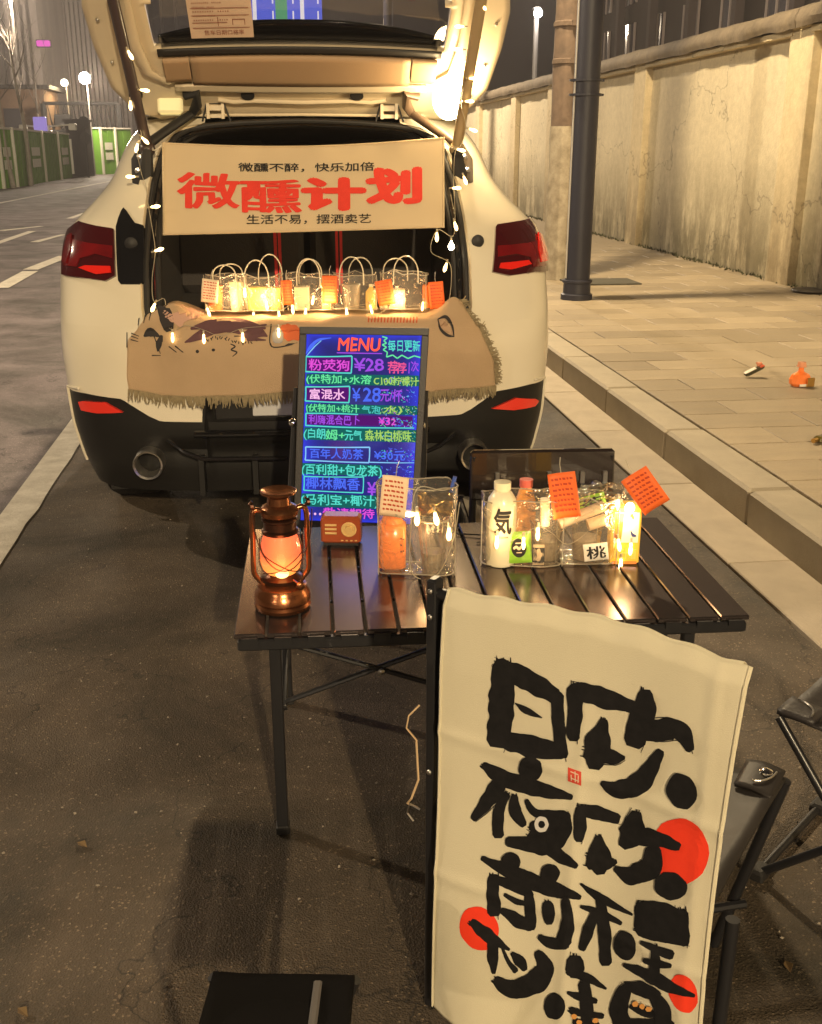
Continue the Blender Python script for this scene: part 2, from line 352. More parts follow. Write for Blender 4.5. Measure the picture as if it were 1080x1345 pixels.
def lane(x, y0, y1, w=.15): g.add([(x, y0, .002), (x + w, y0, .002), (x + w, y1, .002), (x, y1, .002)], [(0, 1, 2, 3)])
for p0, p1, w in (((0, 378), (40, 356), .2), ((40, 354), (86, 336), .2)):
    A = Wz(*p0, .002); B = Wz(*p1, .002); d = (B - A).normalized() * .0; n_ = Vector((-(B - A).y, (B - A).x, 0)).normalized() * w / 2
    g.add([A + n_, A - n_, B - n_, B + n_], [(0, 1, 2, 3)])
y = 2
while y < 90: lane(-4.75, y, y + 4, .15); y += 8
lane(-8.1, -10, 120)
g.build('lane_marking', m_line, road)
# zebra-like arrows painted far on the left lane
g = G()
for p0, p1, w in (((0, 303), (55, 297), .22), ((45, 318), (83, 308), .16)):
    A = Wz(*p0, .003); B = Wz(*p1, .003); n_ = Vector((-(B - A).y, (B - A).x, 0)).normalized() * w / 2
    g.add([A + n_, A - n_, B - n_ * .6, B + n_ * .6], [(0, 1, 2, 3)])
g.build('lane_arrow', m_line, road)

# kerb of single stones, gutter of single slabs, pavement of single pavers
g = G(); g.box((KX + .11, 95, .06), (.15, 270, .12)); kerb = struct(g.build('kerb', m_joint))
y = -2.0; k = 0
sg = G(); sg.box((0, 0, 0), (.2, .988, KH), bev=.014); sm = None
while y < 30:
    if sm is None: o = sg.build('kerb_stone', m_kerb, kerb); sm = o
    else: o = sm.copy(); scene.collection.objects.link(o); o.parent = kerb
    o.location = (KX + .1 + random.uniform(-.002, .002), y + .5, KH / 2 + random.uniform(0, .003)); y += 1.0
g = G(); g.box((KX + .1, 30 + 60, KH / 2), (.2, 119.98, KH)); g.build('kerb_stone', m_kerb, kerb)
g = G(); g.box((1.775, 95, -.015), (.24, 270, .03)); gutter = struct(g.build('gutter', m_joint))
sg = G(); sg.box((0, 0, 0), (.25, .992, .03), bev=.004); sm = None; y = -2.42
while y < 30:
    if sm is None: o = sg.build('gutter_slab', m_gut, gutter); sm = o
    else: o = sm.copy(); scene.collection.objects.link(o); o.parent = gutter
    o.location = (1.775, y + .5, .003 + random.uniform(-.001, .001)); y += 1.0
g = G(); g.box((1.775, 90, .003), (.25, 120, .03)); g.build('gutter_slab', m_gut, gutter)

g = G(); g.box((3.7, 100, (KH - .02) / 2), (3.18, 280, KH - .02)); pavement = struct(g.build('pavement', m_joint))
sm = None; PW, PL = .6, .3
row = 0; y = 2.6
while y < 15.0:
    x = 2.105 - (row % 2) * .3
    while x < 5.25:
        x0, x1 = max(x, 2.105), min(x + PW, 5.27)
        if x1 - x0 > .08:
            full = abs((x1 - x0) - PW) < 1e-6
            if full and sm is not None: o = sm.copy(); scene.collection.objects.link(o); o.parent = pavement
            else:
                sg = G(); sg.box((0, 0, 0), (x1 - x0 - .006, PL - .006, .03), bev=.003); o = sg.build('paver', m_pave, pavement)
                if full: sm = o
            o.location = ((x0 + x1) / 2, y + PL / 2, KH - .014 + random.uniform(-.0015, .0015)); o.rotation_euler = (random.uniform(-.003, .003), random.uniform(-.002, .002), 0)
        x += PW
    y += PL; row += 1
g = G(); row = 0; y = 15.0
while y < 42:
    x = 2.105 - (row % 2) * .3
    while x < 5.25:
        x0, x1 = max(x, 2.105), min(x + PW, 5.27)
        if x1 - x0 > .08: g.box(((x0 + x1) / 2, y + PL / 2, KH - .014 + random.uniform(-.001, .001)), (x1 - x0 - .008, PL - .008, .03))
        x += PW
    y += PL; row += 1
g.box((3.7, 42 + 60, KH - .012), (3.1, 120, .03)); g.box((3.7, -9, KH - .012), (3.1, 23.2, .03))
g.build('paver', m_pave, pavement, stuff=True)

# ================================================================ BOUNDARY WALL
WX = 5.30
def wall_mat(name, c1, c2, grime):
    m = M_(name, c1, .85, col2=c2, scale=1.6, contrast=.9, bump=.35, bscale=45, streak=(1, .6, .6)); nt = m.node_tree; L = nt.links.new
    b = nt.nodes['Principled BSDF']; base = b.inputs['Base Color'].links[0].from_socket
    tc = [n for n in nt.nodes if n.type == 'TEX_COORD'][0]; sx = nt.nodes.new('ShaderNodeSeparateXYZ'); L(tc.outputs['Object'], sx.inputs[0])
    n = nt.nodes.new('ShaderNodeTexNoise'); n.inputs['Scale'].default_value = 1.7; n.inputs['Detail'].default_value = 8; n.inputs['Roughness'].default_value = .75
    mp = nt.nodes.new('ShaderNodeMapping'); mp.inputs['Scale'].default_value = (1, 1.6, .5); L(tc.outputs['Object'], mp.inputs[0]); L(mp.outputs[0], n.inputs[0])
    mr = nt.nodes.new('ShaderNodeMapRange'); L(sx.outputs[2], mr.inputs[0]); mr.inputs[1].default_value = 1.5; mr.inputs[2].default_value = .35   # damp rises from the ground
    ml = nt.nodes.new('ShaderNodeMath'); ml.operation = 'MULTIPLY'; L(mr.outputs[0], ml.inputs[0])
    m2 = nt.nodes.new('ShaderNodeMapRange'); L(n.outputs[0], m2.inputs[0]); m2.inputs[1].default_value = .30; m2.inputs[2].default_value = .52; L(m2.outputs[0], ml.inputs[1])
    mx = nt.nodes.new('ShaderNodeMix'); mx.data_type = 'RGBA'; L(ml.outputs[0], mx.inputs[0]); L(base, mx.inputs[6]); mx.inputs[7].default_value = (*grime, 1)
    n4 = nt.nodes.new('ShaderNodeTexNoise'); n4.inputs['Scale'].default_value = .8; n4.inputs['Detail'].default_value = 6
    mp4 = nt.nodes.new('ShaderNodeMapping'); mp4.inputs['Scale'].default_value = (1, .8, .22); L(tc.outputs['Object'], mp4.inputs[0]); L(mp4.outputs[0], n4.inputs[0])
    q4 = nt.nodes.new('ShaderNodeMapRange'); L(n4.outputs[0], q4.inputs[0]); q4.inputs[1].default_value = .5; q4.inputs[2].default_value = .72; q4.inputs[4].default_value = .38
    m4 = nt.nodes.new('ShaderNodeMix'); m4.data_type = 'RGBA'; L(q4.outputs[0], m4.inputs[0]); L(mx.outputs[2], m4.inputs[6]); m4.inputs[7].default_value = (.30, .25, .17, 1)   # runs of dirt, also standing in for shadow streaks of tree trunks
    v5 = nt.nodes.new('ShaderNodeTexVoronoi'); v5.feature = 'DISTANCE_TO_EDGE'; v5.inputs['Scale'].default_value = .45; n6 = nt.nodes.new('ShaderNodeTexNoise'); n6.inputs['Scale'].default_value = 2.5; n6.inputs['Detail'].default_value = 6; a6 = nt.nodes.new('ShaderNodeVectorMath'); a6.operation = 'ADD'
    L(tc.outputs['Object'], n6.inputs[0]); L(tc.outputs['Object'], a6.inputs[0]); L(n6.outputs['Color'], a6.inputs[1]); L(a6.outputs[0], v5.inputs[0]); q7 = nt.nodes.new('ShaderNodeMapRange'); q7.inputs[2].default_value = .007; q7.inputs[3].default_value = .55; q7.inputs[4].default_value = 1; L(v5.outputs['Distance'], q7.inputs[0])
    n8 = nt.nodes.new('ShaderNodeTexNoise'); n8.inputs['Scale'].default_value = 9; n8.inputs['Detail'].default_value = 9; n8.inputs['Roughness'].default_value = .8; L(tc.outputs['Object'], n8.inputs[0]); q8 = nt.nodes.new('ShaderNodeMapRange'); q8.inputs[1].default_value = .35; q8.inputs[2].default_value = .65; q8.inputs[3].default_value = .82; q8.inputs[4].default_value = 1.06; L(n8.outputs[0], q8.inputs[0])
    k7 = nt.nodes.new('ShaderNodeMath'); k7.operation = 'MULTIPLY'; L(q7.outputs[0], k7.inputs[0]); L(q8.outputs[0], k7.inputs[1])
    m7 = nt.nodes.new('ShaderNodeMix'); m7.data_type = 'RGBA'; m7.blend_type = 'MULTIPLY'; m7.inputs[0].default_value = 1; L(m4.outputs[2], m7.inputs[6]); L(k7.outputs[0], m7.inputs[7]); L(m7.outputs[2], b.inputs['Base Color']); return m
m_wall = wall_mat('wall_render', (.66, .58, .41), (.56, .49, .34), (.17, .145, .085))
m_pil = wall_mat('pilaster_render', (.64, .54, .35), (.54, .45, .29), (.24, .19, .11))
m_cope = M_('coping', (.19, .15, .10), .85, col2=(.12, .095, .065), scale=6, contrast=1.4, bump=.6, bscale=25)
wall = thing('boundary_wall', 'long cream rendered wall with pilasters and a dark mossy coping along the pavement', 'wall', (WX, 0, 0))
pil = [0.9, 5.8, 10.86, 15.75, 20.9, 24.2, 28.5, 33.5, 38.5, 43.5]
g = G()
def wf(u, v): 
    y = -4 + u * 84; z = v * 2.62; return (.012 * noise.noise(Vector((y * .9, z * .9, 3))), y, z)
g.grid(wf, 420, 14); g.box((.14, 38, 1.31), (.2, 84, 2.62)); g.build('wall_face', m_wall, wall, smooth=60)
for i, yy in enumerate(pil):
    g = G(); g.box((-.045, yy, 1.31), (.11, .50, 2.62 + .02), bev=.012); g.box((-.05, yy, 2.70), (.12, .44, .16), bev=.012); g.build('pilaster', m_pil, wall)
ce = [-4] + pil + [80]
for a, b in zip(ce, ce[1:]):
    g = G(); L_ = b - a - .01
    def cf(u, v, a=a, b=b):
        y = a + .005 + u * (b - a - .01); ang = v; pr = [(-.17, 2.625), (-.2, 2.70), (-.16, 2.79), (0.05, 2.86), (.3, 2.86), (.3, 2.625)]
        i = min(int(ang * 5), 4); t = ang * 5 - i; x = pr[i][0] + (pr[i + 1][0] - pr[i][0]) * t; z = pr[i][1] + (pr[i + 1][1] - pr[i][1]) * t
        q = noise.noise(Vector((y * 2.2, z * 3, 5))) * .022 + noise.noise(Vector((y * 9, z * 9, 1))) * .01; return (x + q, y, z + q)
    g.grid(cf, max(8, int(L_ * 8)), 10); g.build('coping_stone', m_cope, wall, smooth=50)
    g = G(); g.box((-.06, (a + b) / 2, 2.60), (.10, L_ - .38, .06)); g.build('ledge', m_pil, wall)
g = G()                                                # weeds and grit in the corner at the wall's foot
for i in range(1500):
    yy = random.uniform(6, 34); xx = WX - .02 - abs(random.gauss(0, .05)); h = random.uniform(.01, .05); a = random.uniform(0, 6.3); w = random.uniform(.006, .02)
    p = Vector((xx, yy, KH)); d = Vector((math.cos(a), math.sin(a), 0)) * w; t = Vector((random.uniform(-.03, .02), random.uniform(-.03, .03), h)); g.add([p - d, p + d, p + t], [(0, 1, 2)])
o = g.build('weeds', M_('weed', (.06, .06, .025), .9)); o['kind'] = 'stuff'; o['label'] = 'dry weeds and grit along the foot of the cream wall'; o['category'] = 'weeds'

# ================================================================ POLES
def octa(g, r, z0, z1, r1=None, n=8): g.lathe([(r, z0), (r1 or r, z1)], (0, 0, 0), n)
m_pole = M_('pole_paint', (.018, .019, .034), .5, bump=.1, bscale=40)
PB = Wz(757, 393, KH)
lp = thing('street_lamp', 'tall dark blue street lamp post with ring collars standing on the pavement', 'street lamp', PB, 0, 'lamp posts along the pavement')
g = G(); g.lathe([(.115, 0), (.115, 1.9), (.108, 4), (.085, 6.9)], n=24); g.build('pole', m_pole, lp, smooth=True)
g = G(); g.lathe([(.148, 0), (.148, .05), (.128, .06), (.125, .15), (.14, .16), (.14, .18), (.118, .185)], n=24); g.build('base', m_pole, lp, smooth=True)
for z in (1.78, 1.9):
    g = G(); g.lathe([(.117, z), (.137, z), (.137, z + .02), (.117, z + .02)], n=24); g.box((.14, 0, z + .01), (.03, .03, .02)); g.box((-.14, 0, z + .01), (.03, .03, .02)); g.build('collar', m_pole, lp)
g = G(); g.tube([(-.118, -.03, .2), (-.114, -.03, 1.85), (-.106, -.03, 4.2)], .008, 6); g.build('conduit', M_('grey_cable', (.5, .48, .44), .5), lp)
def lamp_head(root, mat_e, dx=-1.0, z=6.9):
    g = G(); g.tube([(0, 0, z - .5), (dx * .3, 0, z - .05), (dx * .8, 0, z + .12)], .04, 10); g.build('arm', m_pole, root)
    g = G(); g.box((dx * 1.05, 0, z + .14), (.62, .26, .09), bev=.03); h = g.build('lamp_housing', m_pole, root)
    g = G(); g.box((dx * 1.05, 0, z + .088), (.5, .2, .012)); g.build('diffuser', mat_e, h)
m_led = E_('led_warm', (1, .8, .55), 60)
lamp_head(lp, m_led)
# the same post again behind the viewer, and two across the road
o = dup(lp, location=(PB.x, -14, KH)); o['label'] = 'dark blue street lamp post farther back along the pavement, behind the stall'
o = dup(lp, location=(PB.x, 27, KH)); o['label'] = 'added dark blue street lamp post up the pavement, hidden behind the car'  # added post, for the lamp put in to brighten the far hoardings and road
for yy in (9, -14):
    o = dup(lp, location=(-11.2, yy, 0), rotation_euler=(0, 0, math.pi)); o['label'] = 'street lamp post across the road, %s' % ('level with the car' if yy == 9 else 'near the start of the green hoardings' if yy > 9 else 'far behind the stall')
for i, (x, y, z, p, c) in enumerate(LAMPS): lamp('street_light', (x, y, z - .05 if x > 0 else z - 1.1), p, c, .16)

m_conc = M_('pole_concrete', (.20, .14, .10), .85, col2=(.11, .08, .06), scale=7, contrast=1.2, bump=.5, bscale=20)
m_white = M_('lime_wash', (.44, .38, .28), .85, col2=(.24, .20, .14), scale=8, contrast=1.5, bump=.5, bscale=20)
CP_ = Wz(733, 366, KH)
cpole = thing('utility_pole', 'weathered concrete utility pole whitewashed below, behind the dark lamp post', 'utility pole', CP_)
g = G(); n_ = 20
def polef(u, v, z0, z1, r0, r1):
    z = z0 + v * (z1 - z0); q = u * 2 * math.pi; r = r0 + (r1 - r0) * v + .012 * noise.noise(Vector((math.cos(q) * 2, math.sin(q) * 2, z * 3))); return (r * math.cos(q), r * math.sin(q), z)
g.grid(lambda u, v: polef(u, v, 1.55, 9, .145, .10), n_, 40); g.build('pole', m_conc, cpole, smooth=True, weld=True)
g = G(); g.grid(lambda u, v: polef(u, v, 0, 1.56, .165, .150), n_, 12); g.build('whitewash', m_white, cpole, smooth=True, weld=True)
for z in (2.15, 2.5, 2.95):
    g = G(); g.lathe([(.14, z), (.155, z + .01), (.155, z + .05), (.14, z + .06)], n=20); g.box((.02, -.16, z + .03), (.06, .04, .05)); g.build('steel_band', m_conc, cpole)
# ================================================================ CAR
CARO = LF(-.370, 3.90); CARYAW = -1.55
CM = Matrix.Translation(CARO) @ Matrix.Rotation(R(CARYAW), 4, 'Z'); CMI = CM.inverted()
def Cy(px, py, yl):                                   # photo point -> car coordinates on the plane y = yl
    e = CMI @ EYE; d = CMI.to_3x3() @ ray(px, py); return e + d * ((yl - e.y) / d.y)
KW = [(.22, .83), (.35, .868), (.5, .895), (.75, .91), (1.06, .91), (1.16, .895), (1.23, .868), (1.29, .81), (1.38, .762), (1.52, .722), (1.58, .69), (1.62, .65)]
KY = [(.22, .07), (.35, .02), (.5, 0), (.8, 0), (.88, .02), (1.0, .08), (1.1, .12), (1.25, .24), (1.38, .40), (1.52, .60), (1.62, .80)]
KW = [(z, w * (1.055 if z < 1.3 else 1.03)) for z, w in KW]
NE, DD = 3.7, .47
def sm_(k, x): return (interp(k, x - .03) + 2 * interp(k, x) + interp(k, x + .03)) / 4
def bw_(z): return sm_(KW, z)
def S(x, z, off=0):
    w = bw_(z); a = min(abs(x) / w, .9995); y = sm_(KY, z) + DD * (1 - (1 - a ** NE) ** (1 / NE))
    return y - off
def onS(px, py):
    y = .1
    for _ in range(25):
        p = Cy(px, py, y); w = bw_(p.z); x = max(-w * .998, min(w * .998, p.x)); y += (S(x, p.z) - y) * .6
    p = Cy(px, py, y); w = bw_(p.z); return (max(-w * .998, min(w * .998, p.x)), p.z)
def normS(x, z):
    e = .004; w = bw_(z); xa, xb = max(-w * .999, x - e), min(w * .999, x + e)
    a = Vector((xb - xa, S(xb, z) - S(xa, z), 0)); b = Vector((0, S(x, z + e) - S(x, z - e), 2 * e)); n = a.cross(b).normalized(); return n if n.y < 0 else -n
def patch(name, poly, mat, parent, off=.008, cuts=3, skirt=.02, smooth=50):    # poly in car (x, z)
    bm = bmesh.new(); vs = [bm.verts.new((x, 0, z)) for x, z in poly]; bm.faces.new(vs)
    bmesh.ops.triangulate(bm, faces=bm.faces); 
    for _ in range(cuts):
        es = [e for e in bm.edges if e.calc_length() > .022]
        if es: bmesh.ops.subdivide_edges(bm, edges=es, cuts=1); bmesh.ops.triangulate(bm, faces=bm.faces)
    be = [e for e in bm.edges if e.is_boundary]
    r = bmesh.ops.extrude_edge_only(bm, edges=be); nv = {v for v in r['geom'] if isinstance(v, bmesh.types.BMVert)}
    for v in bm.verts:
        x, z = v.co.x, v.co.z; n = normS(x, z); o_ = -skirt + off if v in nv else off; p = Vector((x, S(x, z), z)) + n * o_; v.co = p
    bmesh.ops.recalc_face_normals(bm, faces=bm.faces)
    me = bpy.data.meshes.new(name); bm.to_mesh(me); bm.free(); me.materials.append(mat)
    me.polygons.foreach_set('use_smooth', [True] * len(me.polygons)); me.set_sharp_from_angle(angle=R(smooth))
    o = bpy.data.objects.new(name, me); scene.collection.objects.link(o); o.parent = parent; return o
def pxpoly(pts): return [onS(*p) for p in pts]
def mirror(poly): return [(-x, z) for x, z in poly][::-1]

m_paint = M_('pearl_paint', (.73, .67, .53), .28, 0, coat=1, bump=.015, bscale=500, col2=(.68, .61, .47), scale=1.5)
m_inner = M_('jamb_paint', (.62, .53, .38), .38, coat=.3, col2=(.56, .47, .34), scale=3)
m_plast = M_('black_bumper_plastic', (.009, .0085, .008), .45, bump=.12, bscale=400, spec=.35)
m_gloss = M_('gloss_black', (.008, .008, .009), .07, coat=1)
m_rub = M_('rubber', (.014, .013, .013), .6)
m_carpet = M_('boot_carpet', (.022, .019, .018), .95, bump=.5, bscale=300)
m_tyre = M_('tyre', (.02, .02, .019), .8, bump=.4, bscale=80)
m_tail = M_('tail_light_red', (.20, .006, .008), .08, coat=1, col2=(.07, .004, .006), scale=6)
m_taild = M_('tail_light_dark', (.05, .004, .006), .08, coat=1)
m_tailr = M_('tail_light_bright', (.75, .02, .012), .12, coat=1)
m_refl = M_('reflector_red', (.75, .03, .015), .15, coat=1)
m_glassd = M_('dark_window', (.012, .012, .014), .05, coat=1)

car = thing('parked_car', 'cream white hatchback parked with its tailgate raised and boot open', 'car', CARO, R(CARYAW))
def zs(x):
    a = abs(x); return interp([(.0, .735), (.370, .735), (.376, .537), (.535, .54), (.575, .56), (.665, .622), (.80, .632), (.86, .63), (1, .63)], a)
def xo(z): return interp([(.86, .595), (.95, .61), (1.1, .612), (1.25, .607), (1.38, .60), (1.5, .575), (1.56, .53), (1.60, .40)], z)
TH = [i / 44 for i in range(45)]
def shell_pt(a, z, w=None): return Vector((a * bw_(z), S(a * bw_(z), z), z))
# a in -1..1 with more points near the corners
AS = []
for i in range(-60, 61):
    t = i / 60; AS.append(math.copysign(1 - (1 - abs(t)) ** 1.7, t) * .9995)
def lowf(u, v):
    a = AS[round(u * 120)]; x0 = a * .9; z1 = zs(a * .9); z0 = .25 + .04 * (1 - abs(a)) * 0; z = z0 + (z1 - z0) * v; p = shell_pt(a, z)
    k = interp([(.25, 0), (.42, .035), (.47, .0), (.52, .0)], z) if abs(p.x) < .62 else 0     # diffuser steps in
    p.y += k * (1 - max(0, (abs(p.x) - .5) / .12)) if abs(p.x) < .62 else 0
    if z > .545 and abs(p.x) < .37: p.y += .03
    return p
g = G(); g.grid(lowf, 120, 22)
def lows(sgn):
    def f(u, v):
        z = .25 + (.63 - .25) * v; w = bw_(z); y0 = S(w, z); return (sgn * w * .9995, y0 + u * (4.2 - y0), z)
    return f
g.grid(lows(1), 20, 6); g.grid(lows(-1), 20, 6)
g.box((0, 2.2, .24), (1.6, 4.0, .03)); bump_ = g.build('lower_bumper', m_plast, car, smooth=35, weld=True)
def upf(u, v):
    a = AS[round(u * 120)]; z1 = .885; z0 = zs(a * .9); return shell_pt(a, z0 + (z1 - z0) * v)
g = G(); g.grid(upf, 120, 16)
def qf(sgn):
    def f(u, v):
        z = .885 + (1.62 - .885) * v; w = bw_(z); x0 = xo(z); t = 1 - (1 - u) ** 1.6; x = x0 + (w * .9995 - x0) * t; return (sgn * x, S(x, z), z)
    return f
g.grid(qf(1), 26, 44); g.grid(qf(-1), 26, 44)
def sidef(sgn):
    def f(u, v):
        z = .63 + (1.62 - .63) * v; w = bw_(z); y0 = S(w, z); y = y0 + u * (4.2 - y0)
        k = interp([(2.5, 1), (3.3, .02), (4.3, -.15)], y); zz = z if z < 1.12 else 1.12 + (z - 1.12) * k
        n_ = interp([(3.4, 1), (4.2, .86)], y); return (sgn * w * .9995 * n_, y, zz)
    return f
for s_ in (1, -1): g.grid(sidef(s_), 40, 30)
def rooff(u, v):
    y = .80 + v * 3.4; w = bw_(1.62); x = (u * 2 - 1) * w; k = interp([(2.5, 1), (3.3, .02), (4.3, -.15)], y); n_ = interp([(3.4, 1), (4.2, .86)], y)
    ww = w if y < 2.6 else w; return (x * n_, y + .0, 1.12 + (.5 + .055 * (1 - (x / w) ** 2)) * k)
g.grid(rooff, 20, 40)
g.box((0, 4.22, .7), (1.5, .06, .75))
body = g.build('body', m_paint, car, smooth=45, weld=True)
# windows along the sides and the windscreen
for s_ in (1, -1):
    for (a, b) in ((1.35, 1.95), (2.0, 2.75)):
        g = G()
        def wfn(u, v, a=a, b=b):
            y = a + (b - a) * u; z = 1.27 + .25 * v; w = bw_(z); k = interp([(2.5, 1), (3.3, .02)], y); zz = 1.12 + (z - 1.12) * k; return (s_ * (w + .004), y, zz)
        g.grid(wfn, 8, 5); g.build('side_window', m_glassd, car, smooth=True)
    g = G(); p = Cy(658 if s_ > 0 else 142, 245, 2.75)
    g.box((s_ * .98, 2.75, 1.22), (.17, .09, .12), bev=.03); g.build('wing_mirror', m_gloss, car)
g = G()
def wsf(u, v): y = 2.62 + v * .62; w = .60; x = (u * 2 - 1) * w; k = interp([(2.5, 1), (3.3, .02)], y); return (x, y, 1.128 + .555 * k)
g.grid(wsf, 8, 6); g.build('windscreen', m_glassd, car, smooth=True)
# lower bumper details
for s_ in (1, -1):
    c = Cy(197, 601, .03) if s_ < 0 else Cy(645, 592, .03)
    x = -.57 * -s_ if False else s_ * abs(Cy(197, 601, .03).x); z = .385
    Mr = Matrix.Rotation(R(90), 4, 'X')
    g = G(); g.lathe([(.047, -.10), (.047, .03), (.054, .035), (.056, .028), (.056, -.10)], (x, 0.0, z), 32, M=Mr); ex = g.build('exhaust_pipe', M_('brushed_chrome', (.9, .86, .8), .28, 1), car, smooth=True)
    g = G(); g.lathe([(.046, 0.02), (0.0001, .0201)], (x, .08, z), 24, M=Mr); g.build('pipe_bore', M_('soot', (.006, .005, .005), .9), ex)
    lit = patch('rear_reflector', pxpoly([(106, 527), (112, 526), (140, 528), (163, 541), (130, 542), (110, 538)]) if s_ < 0 else pxpoly([(645, 536), (676, 522), (700, 523), (705, 526), (700, 533), (672, 538)]), m_refl, car, .012, 2)
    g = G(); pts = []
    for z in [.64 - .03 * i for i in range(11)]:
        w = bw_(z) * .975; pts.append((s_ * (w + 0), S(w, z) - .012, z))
    g.tube([(s_ * .872, S(.872, .648) - .012, .648)] + pts, .0055, 6); g.build('bumper_highlight', m_paint, car, smooth=True)  # pale tube shaped to stand for the highlight down the bumper corner
    # wheels
    Mw = Matrix.Rotation(R(90) * s_, 4, 'Y')
    for yy in (.92, 3.52):
        g = G(); g.lathe([(.20, -.11), (.335, -.11), (.352, -.08), (.352, .08), (.335, .11), (.20, .11)], (s_ * .80, yy, .345), 36, M=Mw); wh = g.build('wheel', m_tyre, car, smooth=True)
        g = G(); g.lathe([(.0001, .06), (.06, .075), (.07, .06), (.2, .05), (.205, .10), (.215, .10), (.215, -.1), (.2, -.1)], (s_ * .80, yy, .345), 36, M=Mw); g.build('rim', m_steel, wh, smooth=True)
    g = G(); g.box((s_ * .76, .56, .24), (.20, .02, .22), bev=.008); g.build('mud_flap', m_rub, car)
g = G(); g.grid(lambda u, v: ((u * 2 - 1) * .44, S((u * 2 - 1) * .44, .49) - .012 - .02 * math.sin(math.pi * v), .478 + .03 * v), 20, 5); g.build('diffuser_bar', m_gloss, car, smooth=True)
for s_ in (1, -1):
    g = G(); g.tube([(s_ * .54, S(.54, .47) - .01, .47), (s_ * .48, -.02, .43), (s_ * .41, -.03, .405), (s_ * .1, -.03, .40)], .009, 8); g.build('diffuser_trim', m_gloss, car, smooth=True)
for x in (-.42, -.22, .22, .42):
    g = G(); g.box((x, .02, .33), (.02, .10, .14)); g.build('diffuser_fin', m_plast, car)
g = G(); g.box((0, .015, .635), (.72, .03, .185), bev=.008); rec = g.build('plate_recess', m_gloss, car)
g = G(); g.box((0, -.008, .63), (.44, .01, .14), bev=.003); g.build('number_plate', M_('plate_glare', (.5, .5, .5), .12, coat=1), rec)  # pale plate colour paints in the white glare
g = G(); g.box((-.52, -.006, .745), (.012, .012, .012)); g.lathe([(.014, 0), (.014, .004), (.0001, .005)], (-.42, -.002, .80), 16, M=Matrix.Rotation(R(90), 4, 'X')); 
for sx in (-.60, -.20, .62, .27):
    g2 = G(); g2.lathe([(.013, 0), (.013, .004), (.009, .006), (.0001, .006)], (sx, S(sx, .70), .70 if abs(sx) > .3 else .76), 18, M=Matrix.Rotation(R(90), 4, 'X')); g2.build('parking_sensor', m_paint, car, smooth=True)

# tail lights
RL = [(650, 300), (652, 297), (672, 294), (696, 286), (708, 300), (714, 322), (718.5, 353), (700, 358), (668, 363), (646, 358), (649, 325)]
LL = [(151, 303), (148, 302), (128, 299), (106, 293), (92, 303), (87, 322), (84.5, 345), (84.5, 361), (120, 367), (140, 370), (153, 363), (152, 335)]
for side, P in (('r', RL), ('l', LL)):
    poly = pxpoly(P); tl = patch('tail_light', poly, m_taild, car, .012, 6)
    if side == 'r':
        sub = [[(652, 326), (690, 322), (706, 316), (712, 336), (713, 350), (697, 352), (694, 340), (676, 336), (652, 340)], [(655, 348), (690, 344), (694, 349), (668, 356), (653, 354)], [(702, 308), (708, 312), (714, 344), (706, 346), (703, 330)]]
    else:
        sub = [[(150, 326), (118, 322), (96, 316), (89, 336), (88, 350), (104, 352), (108, 342), (128, 336), (150, 342)], [(148, 352), (116, 351), (108, 354), (130, 362), (149, 360)], [(99, 310), (94, 313), (87, 346), (93, 348), (98, 330)]]
    patch('light_segment', pxpoly(sub[0]), m_tail, tl, .0165, 6, .004)
    patch('light_segment', pxpoly(sub[1]), m_tailr, tl, .021, 6, .006)
    patch('light_segment', pxpoly(sub[2]), m_tailr if side == 'r' else m_tail, tl, .021, 6, .006)
# jamb between lights and boot opening
rj = pxpoly([(638, 264), (627, 290), (632.5, 319), (645, 341), (649, 323), (651, 296)])
rb = pxpoly([(616, 343), (633, 322), (645, 343), (643, 366), (618, 364)])
lj = mirror(rj); lb = pxpoly([(153, 299), (156, 288), (160, 278), (163, 274), (167, 278), (172, 287), (178, 294), (189, 297), (190, 335), (189, 370), (184, 374), (160, 374), (156, 369), (154, 340)])
patch('jamb_trim', lb, m_gloss, car, .006, 3)
# dark pocket of the strut mount in each pillar
for s_ in (1, -1):
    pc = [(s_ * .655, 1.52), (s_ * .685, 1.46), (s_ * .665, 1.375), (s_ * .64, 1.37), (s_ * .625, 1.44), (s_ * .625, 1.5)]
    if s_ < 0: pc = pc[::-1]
    pk = patch('strut_pocket', pc, M_('pocket', (.05, .035, .022) if s_ > 0 else (.012, .01, .01), .5), car, .003, 2)  # flat dark patches for the recess; right one tinted as if lamp-lit
    for zz in (1.42, 1.47):
        g = G(); g.lathe([(.012, 0), (.012, .01), (.0001, .012)], (s_ * .648, S(.648, zz) - .005, zz), 12, M=Matrix.Rotation(R(90), 4, 'X')); g.build('bolt', m_steel, pk)
    g = G(); g.tube([(s_ * .655, S(.655, .90) - .002, .90), (s_ * .675, S(.675, .96) - .002, .96), (s_ * .715, S(.715, 1.01) - .002, 1.01), (s_ * .735, S(.735, 1.06) - .002, 1.06)], [.004, .006, .007, .004], 8); None
    g = G(); g.lathe([(.02, 0), (.024, .012), (.01, .02), (.0001, .02)], (s_ * .645, S(.645, 1.17) - .004, 1.17), 16, M=Matrix.Rotation(R(90), 4, 'X')); g.build('rubber_buffer', m_rub, car, smooth=True)
